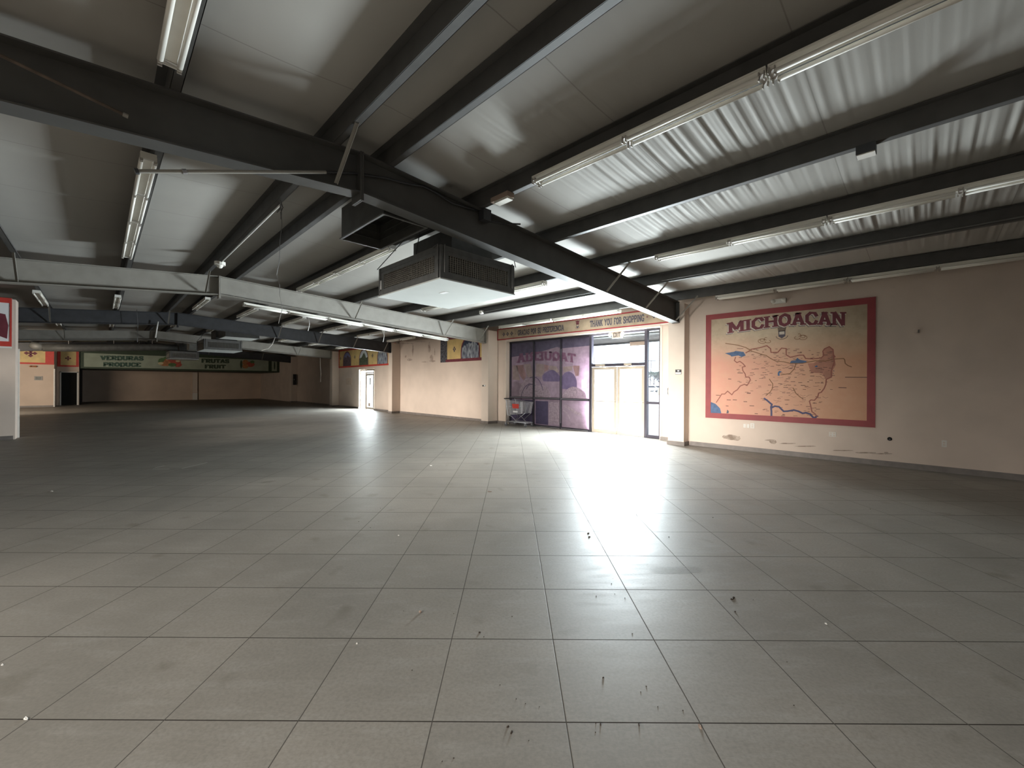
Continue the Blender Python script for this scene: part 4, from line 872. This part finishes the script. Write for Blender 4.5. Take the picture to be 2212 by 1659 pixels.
stain('long dark scuffs above the baseboard below the right of the mural', [(1820, 973, 25, 1.3), (1868, 978, 26, 1.8), (1910, 980, 24, 1.4), (1914, 979, 6, 3)], 10.7085, M['stain'])
stain('brown glue marks on the upper wall left of the torn banner', [(892, 755, 2.2, 14), (885, 777, 6, 3), (918, 782, 8, 1), (932, 773, 4, 7), (927, 752, 2.5, 15), (934, 780, 8, 2.2), (880, 742, 16, .8), (908, 738, 14, .7), (939, 760, 1, 8), (876, 770, 2, 3)], 11.057, M['stain2'])
# EXIT sign under the header
q = PY(1332, 722, 11.08); t = thing('exit_sign', 'unlit EXIT sign with two lamp heads above the entrance doors', 'exit sign', (q[0], 11.12, 3.155))
MB().box(-.165, -.03, -.21, .165, .03, -.005).obj('housing', M['pier'], t)
text_mb('EXIT', lambda u, v: (-.125+.25*u, -.032, -.175+.135*v), tk=.22, slab=False).obj('lettering', M['soot'], t)
for s in (-1, 1): MB().tube([(s*.22, -.09, -.10), (s*.20, 0, -.07)], .055, 12, r2=.035).obj('lamp_head', M['white'], t, smooth=True)
# fire extinguisher partly behind the column
t = thing('fire_extinguisher', 'red fire extinguisher with a black hose, half hidden behind the column beside the doors', 'fire extinguisher', (-4.84, 10.96, 1.10))
MB().tube([(0, 0, 0), (0, 0, .02), (0, 0, .30)], .06, 14).obj('cylinder', M['redbright'], t, smooth=False); MB().tube([(0, 0, .30), (0, 0, .34)], .058, 14, r2=.02).obj('shoulder', M['redbright'], t)
MB().box(-.02, -.02, .34, .09, .02, .40).obj('valve', M['chrome'], t)
MB().tube([(-.02, -.02, .37), (-.07, -.03, .40), (-.10, -.03, .33), (-.10, -.03, .20), (-.08, -.03, .10)], .010, 6).obj('hose', M['black'], t, smooth=True)
MB().box(-.04, -.064, .10, .04, -.058, .2).obj('label', M['paper'], t)
# round white fitting and loose wiring near the ridge
z = zr(1.73); q = (-10.45, 1.78, z-.05); t = thing('junction_fitting', 'round white fitting on the left ridge purlin, beyond the nearest frame', 'fitting', q); MB().tube([(0, 0, .045), (0, 0, -.02)], .10, 14).obj('cover', M['white'], t); MB().ball((0, 0, -.03), .06, 10).obj('lamp_base', M['white'], t, smooth=True)
tag(MB().tube([(-10.35, 1.80, z-.015), (-8.0, 1.80, z-.018), (-6.4, 1.80, z-.015)], .013, 6).obj('conduit', M['wirewhite']), 'pale conduit along the left ridge purlin to the round white fitting', 'conduit')
t = thing('loose_cable', 'tangle of loose wires hanging where two ridge conduits meet, with a long drooping cord', 'cable', (-6.33, 1.77, z))
MB().tube([(0, 0, -.0), (.03, .02, -.10), (.08, -.02, -.20), (.02, .0, -.26), (-.03, .02, -.16), (.0, 0, -.05)], .007, 6).obj('loop', M['wire'], t); MB().tube([(-.02, 0, 0), (-.08, .02, -.07), (-.04, -.03, -.16), (.05, .02, -.10)], .008, 6).obj('loop', M['wire'], t)
g = MB(); g.tube([(.02, 0, -.05), (.03, .01, -.35), (-.02, .0, -.55), (-.10, .02, -.80), (-.16, 0, -1.0), (-.12, .03, -1.15), (-.02, .0, -1.3), (.03, .02, -1.5), (-.06, 0, -1.7)], .0035, 5).obj('drooping_cord', M['wire'], t)
# items on the long light row
z = zr(3.74); t = thing('ballast_box', 'small tan box with a white lens at the near end of the long light row', 'fitting', (-3.92, 3.72, z)); MB().box(-.16, -.06, -.06, .16, .06, 0).obj('case', M['pebble'], t); MB().box(-.10, -.05, -.09, .15, .05, -.06).obj('lens', M['white'], t)
q = PX(1047, 466, -4.42); t = thing('junction_box', 'dark junction box on the nearest frame beside the long light row', 'junction box', (-4.42, q[1], q[2])); MB().box(-.05, -.07, -.08, .06, .07, .08).obj('case', M['steel_dark'], t); MB().tube([(0, .05, -.06), (.14, .25, -.08), (.22, .5, -.04)], .012, 6).obj('black_whip', M['black'], t)
g = MB(); g.tube([PX(700, 372, -4.46), PX(760, 374, -4.46), PX(830, 384, -4.46), PX(880, 397, -4.46), PX(917, 403, -4.46), PX(945, 418, -4.46), PX(975, 438, -4.46), PX(1010, 449, -4.46), PX(1036, 455, -4.46)], .014, 6)
tag(g.obj('conduit', M['steel_dark'], smooth=True), 'bent conduit clipped along the dark web of the nearest frame', 'conduit')
t = thing('loose_conduit', 'loose level grey conduit in front of the upper left strip light', 'conduit', (-4.36, 1.70, 3.73)); a = Vector(PX(704, 372, -4.36)); c = Vector(PX(291, 370, -4.36)); o_ = Vector((-4.36, 1.70, 3.73))
MB().tube([a-o_, c-o_], .016, 8).obj('pipe', M['steel'], t); MB().tube([a.lerp(c, .78)-o_, a.lerp(c, .80)-o_], .022, 8).obj('coupling', M['chrome'], t); MB().tube([a.lerp(c, .985)-o_, a.lerp(c, 1.0)-o_], .024, 8).obj('end_fitting', M['steel_dark'], t)
a = Vector(PX(277, 252, -4.36)); c = Vector(PX(-60, 90, -4.36)); t = thing('loose_conduit', 'thin brownish conduit end in front of the nearest frame, at the upper left edge', 'conduit', a); MB().tube([(0, 0, 0), c-a], .012, 8).obj('pipe', M['soot'], t); MB().tube([(0, 0, 0), (c-a)*.04], .017, 8).obj('end_fitting', M['steel'], t)
z = zr(5.33); t = thing('hanging_box', 'small box hanging under the purlin second right of the ridge pair', 'fitting', (-.42, 5.36, z)); MB().box(-.075, -.06, -.09, .075, .06, 0).obj('case', M['steel_dark'], t); MB().box(-.07, -.055, -.10, .07, .055, -.09).obj('lens', M['trimwhite'], t)
z = zr(8.58)
tag(MB().tube([(-4.0, 8.52, z+.03), (0, 8.52, z+.02), (5.5, 8.52, z+.03)], .012, 6).obj('conduit', M['galv']), 'thin conduit along the next to last purlin above the mural', 'conduit')
t = thing('conduit_run', 'pale conduit with a white box on the purlin before the long banner', 'conduit', (-9.9, 8.52, z+.05)); MB().tube([(.05, 0, 0), (2.4, 0, 0), (5.0, 0, 0)], .012, 6).obj('pipe', M['galv'], t); MB().box(-.06, -.04, -.05, .06, .04, .05).obj('box', M['white'], t)
def cord(label, pts, r=.007, m='wirewhite'): tag(MB().tube(pts, r, 6).obj('dangling_cable', M[m], smooth=True), label, 'cord')
cord('white strip hanging from the dark third frame near the ridge', [(-19.2, 1.47, 3.68), (-19.2, 1.44, 3.45), (-19.2, 1.40, 3.1)], .022)
cord('long thin cord hanging down in front of the round black duct', [(-19.0, .9, 4.0), (-19.0, .93, 3.5), (-19.0, .92, 2.9)], .008, 'wire')
cord('white strip hanging left of the column by the far side door', [(-27.09, 9.9, zb(9.9)-.025), (-27.08, 9.9, 2.6), (-27.05, 9.93, 2.2), (-27.05, 9.91, 1.6)], .02)
for k, (yy, dd) in enumerate(((4.2, 'nearest the ridge'), (6.5, 'in the middle'))): cord('white cord dangling from the sloping light row under the second frame, ' + dd, [(-12.42, yy, zb(yy)-.12), (-12.42, yy+.04, zb(yy)-.3), (-12.42, yy+.0, zb(yy)-.5)], .01)
cord('white cord looping from the dark frame near the hanging duct box', [(-19.22, 5.2, zb(5.2)-.02), (-19.22, 5.1, 3.15), (-19.22, 4.95, 2.95), (-19.22, 4.7, 2.85)], .015)

# ------------------------------------------------------------------ shopping cart
t = thing('shopping_cart', 'grey wire shopping cart with a red seat panel, standing before the film-covered window', 'shopping cart', (-10.46, 10.86, 0), math.radians(4))
def cx(u): return -.46 + .92*u
def wire_panel(P, nu, nv, r=.0028):
    g = MB(); a, b_, c, d = [Vector(p) for p in P]
    for i in range(nu+1): u = i/nu; g.bar(a.lerp(b_, u), d.lerp(c, u), r*2, r*2)
    for j in range(nv+1): v = j/nv; g.bar(a.lerp(d, v), b_.lerp(c, v), r*2, r*2)
    return g
# basket corners : rear (handle, -x) tall and wide, nose (+x) lower and narrower
RB, RT, NB, NT = (-.36, .40), (-.42, .95), (.40, .50), (.47, .88)
hw0, hw1 = .28, .20
rb = lambda s: (RB[0], s*hw0*.85, RB[1]); rt = lambda s: (RT[0], s*hw0, RT[1]); nb = lambda s: (NB[0], s*hw1*.9, NB[1]); nt = lambda s: (NT[0], s*hw1, NT[1])
for s in (-1, 1): wire_panel([rb(s), nb(s), nt(s), rt(s)], 26, 9).obj('basket_side', M['chrome'], t)
wire_panel([nb(-1), nb(1), nt(1), nt(-1)], 12, 9).obj('basket_nose', M['chrome'], t); wire_panel([rb(-1), rb(1), rt(1), rt(-1)], 14, 10).obj('basket_gate', M['chrome'], t); wire_panel([rb(-1), rb(1), nb(1), nb(-1)], 14, 20).obj('basket_floor', M['chrome'], t)
g = MB()
for s in (-1, 1): g.tube([rt(s), nt(s)], .008, 6); g.tube([rb(s), nb(s)], .007, 6)
g.tube([nt(-1), nt(1)], .008, 6); g.obj('basket_rim', M['chrome'], t)
g = MB()
for s in (-1, 1):
    g.tube([(-.50, s*.27, 1.0), (-.42, s*.27, .93), (-.36, s*.26, .42), (-.16, s*.25, .36), (.10, s*.24, .16), (.46, s*.20, .15)], .012, 8); g.tube([(-.44, s*.26, .15), (.10, s*.24, .16)], .012, 8); g.tube([(-.36, s*.26, .42), (-.30, s*.26, .30), (-.44, s*.26, .15)], .012, 8); g.tube([(.40, s*.18, .50), (.20, s*.2, .36), (.02, s*.22, .22)], .009, 8)
g.tube([(-.44, -.26, .15), (-.44, .26, .15)], .012, 8); g.tube([(.46, -.20, .15), (.46, .20, .15)], .012, 8)
g.obj('chassis', M['chrome'], t, smooth=True)
MB().tube([(-.50, -.29, 1.0), (-.50, .29, 1.0)], .017, 10).obj('handle', M['black'], t)
wire_panel([(-.42, -.24, .17), (-.42, .24, .17), (.40, .19, .17), (.40, -.19, .17)], 8, 16).obj('lower_rack', M['chrome'], t)
MB().hexa([(-.10, -.275, .66), (.16, -.250, .66), (.16, -.245, .66), (-.10, -.270, .66)], [(-.12, -.285, .82), (.18, -.262, .82), (.18, -.257, .82), (-.12, -.280, .82)]).obj('red_panel', M['redbright'], t)
MB().box(-.06, -.292, .52, .14, -.275, .57).obj('white_tag', M['paper'], t)
wire_panel([(-.36, -.22, .72), (-.36, .22, .72), (-.14, .22, .70), (-.14, -.22, .70)], 8, 4).obj('child_seat', M['chrome'], t)
for x_, y_ in ((-.44, -.25), (-.44, .25), (.42, -.19), (.42, .19)):
    c_ = MB(); c_.box(x_-.02, y_-.022, .06, x_+.02, y_-.016, .15); c_.box(x_-.02, y_+.016, .06, x_+.02, y_+.022, .15); c_.box(x_-.02, y_-.022, .14, x_+.02, y_+.022, .15); c_ = c_.obj('caster', M['chrome'], t)
    MB().tube([(x_, y_-.014, .063), (x_, y_+.014, .063)], .062, 16).obj('wheel', M['rubber'], c_)

# ------------------------------------------------------------------ outdoors
MB2 = MB(); MB2.box(-180, 11.42, -.16, 120, 260, -.05); struct(MB2.obj('ground_outside', M['asphalt']))
struct(MB().box(-46.2, 11.30, -.12, 9.2, 11.42, -.005).obj('trim_5', M['base']))
t = thing('door_canopy', 'ribbed metal canopy outside above the entrance doors', 'canopy', (-8.5, 11.5, 3.06))
g = MB(); g.box(-5.2, -.19, .04, 5.5, 1.85, .12)
for k in range(13): g.box(-5.2, .05+k*.14, 0, 5.5, .11+k*.14, .04)
g.obj('ribbed_sheet', M['steel_mid'], t); MB().box(-5.2, 1.82, -.06, 5.5, 1.90, .35).obj('fascia', M['steel_dark'], t)
MB().box(1.15, 1.70, -.16, 1.75, 1.74, -.03).obj('hanging_board', M['pebble'], t)
for k in range(2): MB().tube([(1.2+.5*k, 1.72, -.03), (1.2+.5*k, 1.72, .02)], .006, 5).obj('board_hanger', M['steel_dark'], t)
def og(x, F): R = (x-1106)/FPX*F; return ((R-F)/S2, (R+F)/S2)
x_, y_ = og(1403.5, 110); t = thing('utility_pole', 'wooden utility pole with a crossarm and wires beyond the lot', 'utility pole', (x_, y_, -.05))
MB().tube([(0, 0, 0), (.3, .3, 8.7)], .16, 8, r2=.11).obj('pole', M['bark'], t); MB().bar((-.7, -.7, 7.9), (1.1, 1.1, 7.9), .1, .12).obj('crossarm', M['bark'], t)
g = MB(); g.tube([(-60, -42, 8.0), (-30, -21, 7.6), (.2, .2, 8.0), (30, 21, 7.7)], .05, 5); g.obj('wire', M['wire'], t); MB().tube([(-60, -42, 6.2), (-30, -21, 5.8), (.2, .2, 6.2), (30, 21, 5.9)], .04, 5).obj('wire', M['wire'], t)
x_, y_ = og(1283, 60); t = thing('sign_post', 'thin dark post seen through the glass above the left door', 'post', (x_, y_, -.05)); MB().tube([(0, 0, 0), (0, 0, 5.6)], .06, 8).obj('pole', M['bark'], t)
def tree(x, F, h, label, seed):
    x_, y_ = og(x, F); t = thing('bare_tree', label, 'tree', (x_, y_, -.05), group='bare trees beyond the lot'); rr = random.Random(seed); g = MB()
    g.tube([(0, 0, 0), (.05, 0, h*.35)], .2, 7, r2=.14)
    tips = []
    def br(p, d, L, r, lv):
        q = p + d*L; g.tube([p, q], r, 4, r2=r*.6); tips.append(q)
        if lv:
            for k in range(4): br(q, (d + Vector((rr.uniform(-.9, .9), rr.uniform(-.9, .9), rr.uniform(-.1, .6)))).normalized(), L*.68, r*.55, lv-1)
    for k in range(6): a = k*1.05; br(Vector((.05, 0, h*.33)), Vector((math.cos(a)*.7, math.sin(a)*.7, .9)).normalized(), h*.27, .09, 3)
    g.obj('trunk_and_branches', M['bark'], t)
    f_ = MB()
    for q in tips:
        for k in range(3): c = q+Vector((rr.uniform(-.3, .3), rr.uniform(-.3, .3), rr.uniform(-.2, .2))); s_ = .09; f_.quad(c+Vector((-s_, 0, 0)), c+Vector((0, s_, -s_)), c+Vector((s_, 0, s_)), c+Vector((0, -s_, s_)))
    f_.obj('foliage', M['leaf'], t)
tree(1412, 100, 5.0, 'grey bare tree behind the parked cars, right of the utility pole', 3)
tree(1428, 104, 4.4, 'bare tree partly cut by the right edge of the narrow side pane', 9)
def car(x, F, label, m, rz):
    x_, y_ = og(x, F); t = thing('parked_car', label, 'car', (x_, y_, -.05), rz, 'parked cars beyond the lot')
    prof = [(-2.2,.35),(-2.25,.75),(-1.5,.95),(-.8,1.4),(.6,1.45),(1.3,1.0),(2.15,.85),(2.2,.35)]
    g = MB(); g.hexa([(a, -.85, c) for a, c in prof], [(a, .85, c) for a, c in prof]); g.obj('body', m, t)
    g = MB(); pw = [(-1.2,.98),(-.75,1.33),(.55,1.38),(1.05,1.0)]; g.hexa([(a, -.86, c) for a, c in pw], [(a, .86, c) for a, c in pw]); g.obj('windows', M['carglass'], t)
    for a in (-1.4, 1.4):
        for s in (-1, 1): MB().tube([(a, s*.80-.09, .33), (a, s*.80+.09, .33)], .33, 14).obj('wheel', M['rubber'], t)
car(1405, 88, 'white car parked beyond the lot, near the utility pole', M['white'], .6); car(1421, 92, 'silver car parked beyond the lot, under the bare tree', M['car'], .7)
for (xx, FF, lb) in ((1401, 64, 'left yellow bollard seen through the narrow side pane'), (1425, 64, 'right yellow bollard seen through the narrow side pane')):
    x_, y_ = og(xx, FF); t = thing('bollard', lb, 'bollard', (x_, y_, -.05), group='yellow bollards'); MB().tube([(0, 0, 0), (0, 0, 1.0)], .28, 12).obj('post', M['curb'], t); MB().ball((0, 0, 1.0), .28, 10, .4).obj('cap', M['curb'], t)
a, c = og(1385, 66), og(1440, 66); g = MB(); g.bar((a[0], a[1], .05), (c[0], c[1], .05), .3, .24); tag(g.obj('curb_stop', M['curb']), 'yellow painted curb across the lot, seen through the narrow side pane', 'curb')

# ------------------------------------------------------------------ bits on the floor
def leaf(px, py, L_, W_, a, label, m, name='dry_leaf', cat='leaf', h=.006):
    p = PZ(px, py, 0.0); g = MB(); n_ = 10; lo, hi = [], []
    for k in range(n_):
        u = 2*PI*k/n_; lo.append((L_/2*math.cos(u), W_/2*math.sin(u)*(1-.35*math.cos(u)), .0005)); hi.append((L_/2*math.cos(u)*.7, W_/2*math.sin(u)*.6, h*(1+.4*math.sin(3*u))))
    g.hexa(lo, hi); o = g.obj(name, m, smooth=False, loc=(p[0], p[1], 0)); o.rotation_euler = (0, 0, a); return tag(o, label, cat)
leaf(1583, 1293, .062, .017, 1.45, 'largest black leaf-like scrap on the floor, right of centre', M['brownleaf'])
leaf(1588, 1322, .012, .009, 1, 'small brown crumb just below the largest black scrap', M['brownleaf'], 'crumb', 'crumb')
leaf(1512, 1570, .030, .014, 2.4, 'brown curled leaf on a tile corner at lower right', M['pebble'])
p = PZ(908, 1324); o = MB().ball((0, 0, .009), .011, 10, .8).obj('pebble', M['pebble'], smooth=True, loc=(p[0], p[1], 0)); tag(o, 'round reddish pebble on the floor, left of centre', 'pebble')
leaf(1058, 1062, .075, .022, .3, 'crumpled leaf on a joint near the middle of the floor', M['soot'])
leaf(1097, 1571, .014, .007, 1.2, 'upper one of two dark scraps at the bottom centre', M['brownleaf']); leaf(1105, 1583, .018, .008, 1.8, 'lower one of two dark scraps at the bottom centre', M['brownleaf'])
leaf(1271, 1152, .026, .010, .8, 'small dark leaf right of the centre tiles', M['brownleaf']); leaf(1273, 1160, .028, .014, 1.0, 'dark scrap just below the small dark leaf', M['brownleaf'])
leaf(1036, 1367, .015, .011, .4, 'brown scrap just above a joint, centre foreground', M['brownleaf'])
leaf(1297, 1565, .018, .006, 2.3, 'thin dark sliver below the lowest joint, right of bottom centre', M['brownleaf']); leaf(1380, 1566, .018, .006, 2.3, 'second thin dark sliver, farther right below the lowest joint', M['brownleaf'])
leaf(1303, 1465, .012, .004, 1.0, 'tiny upright dark sliver on the bright tile at lower right', M['brownleaf'])
leaf(56, 1553, .028, .012, .4, 'white plaster chip on the lowest joint at far left', M['chip'], 'plaster_chip', 'chip'); leaf(771, 1391, .012, .009, .4, 'white plaster chip left of the centre joints', M['chip'], 'plaster_chip', 'chip')
leaf(5, 1437, .014, .009, .4, 'white chip at the left edge of the photo', M['chip'], 'plaster_chip', 'chip'); leaf(1784, 1348, .018, .009, 2.6, 'white chip on the darker tiles at right', M['chip'], 'plaster_chip', 'chip')
leaf(112, 1061.5, .05, .03, .4, 'white chip on the warm-lit floor at far left', M['chip'], 'plaster_chip', 'chip'); leaf(931, 1006, .05, .035, .4, 'white chip in the distance near the centre', M['chip'], 'plaster_chip', 'chip')
leaf(861, 1157, .018, .013, .4, 'white speck on a mid-floor tile left of centre', M['chip'], 'plaster_chip', 'chip')
# far and near crumbs nothing tells apart
cr0 = None; rr = random.Random(12)
spots_ = [(1080,1480),(1115,1510),(1165,1527),(1135,1520),(1287,1562),(1421,1527),(1475,1535),(1384,1495),(1396,1483),(1366,1369),(1350,1292),(1160,1248),(1172,1243),(1321,1261),(1389,1262),(1288,1288),(1328,1283),(1452,1216),(1398,1220),(1324,1250),(1045,1376),(872,1320),(980,1326),(1030,1340),(1106,1332),(890,1448),(955,1645),(980,1638),(1142,1600),(1286,1582),(1700,1430),(1715,1524),(1640,1275),(1627,1296),(1880,1100),(1258,1044),(1375,1112),(1190,1016),(775,1127),(800,1140),(822,1098),(1445,1160),(1540,1118)]
for (px, py) in spots_:
    p = PZ(px, py, 0); s_ = rr.uniform(.45, .95)*(1 if py > 1200 else 1.5)
    if cr0 is None:
        cr0 = leaf(px, py, .009, .006, 1.0, 'tiny dark crumb scattered on the grey floor tiles', M['brownleaf'], 'crumb', 'crumb', .003); cr0['group'] = 'dark crumbs on the floor'; cr0.scale = (s_, s_, s_)
    else: o = cr0.copy(); C.objects.link(o); o.location = (p[0], p[1], 0); o.scale = (s_, s_, s_); o.rotation_euler = (0, 0, rr.uniform(0, 3))
# scuffs
M['scuff'] = mat('tyre_scuff', (.16, .155, .15), .5, noise=.3, nscale=30, col2=(.24, .23, .21)); M['scuffw'] = mat('pale_scuff', (.45, .42, .38), .5)
def scuff(label, arcs, m):
    g = MB()
    for pts, w_ in arcs:
        P = [Vector(PZ(*q, .0009)) for q in pts]
        for a, c in zip(P, P[1:]):
            d = (c-a).normalized(); s_ = Vector((-d.y, d.x, 0))*w_/2; g.quad(a-s_, c-s_, c+s_, a+s_)
    tag(g.obj('floor_scuff', m), label, 'scuff mark')['kind'] = 'stuff'
arcs = []
for k in range(7):
    r_ = 26+k*7; arcs.append(([(1448+r_*1.5*math.cos(a/10)*1.1, 1218+r_*.30*math.sin(a/10)) for a in range(3+k, 26-k)], .006))
scuff('curved dark tyre-like scuffs on the bright tiles right of centre', arcs, M['scuff'])
scuff('short pale scratches on the floor at mid left', [([(335, 1010), (355, 1006)], .04), ([(330, 1013), (366, 1013)], .03), ([(393, 1012), (448, 999)], .03)], M['scuffw'])
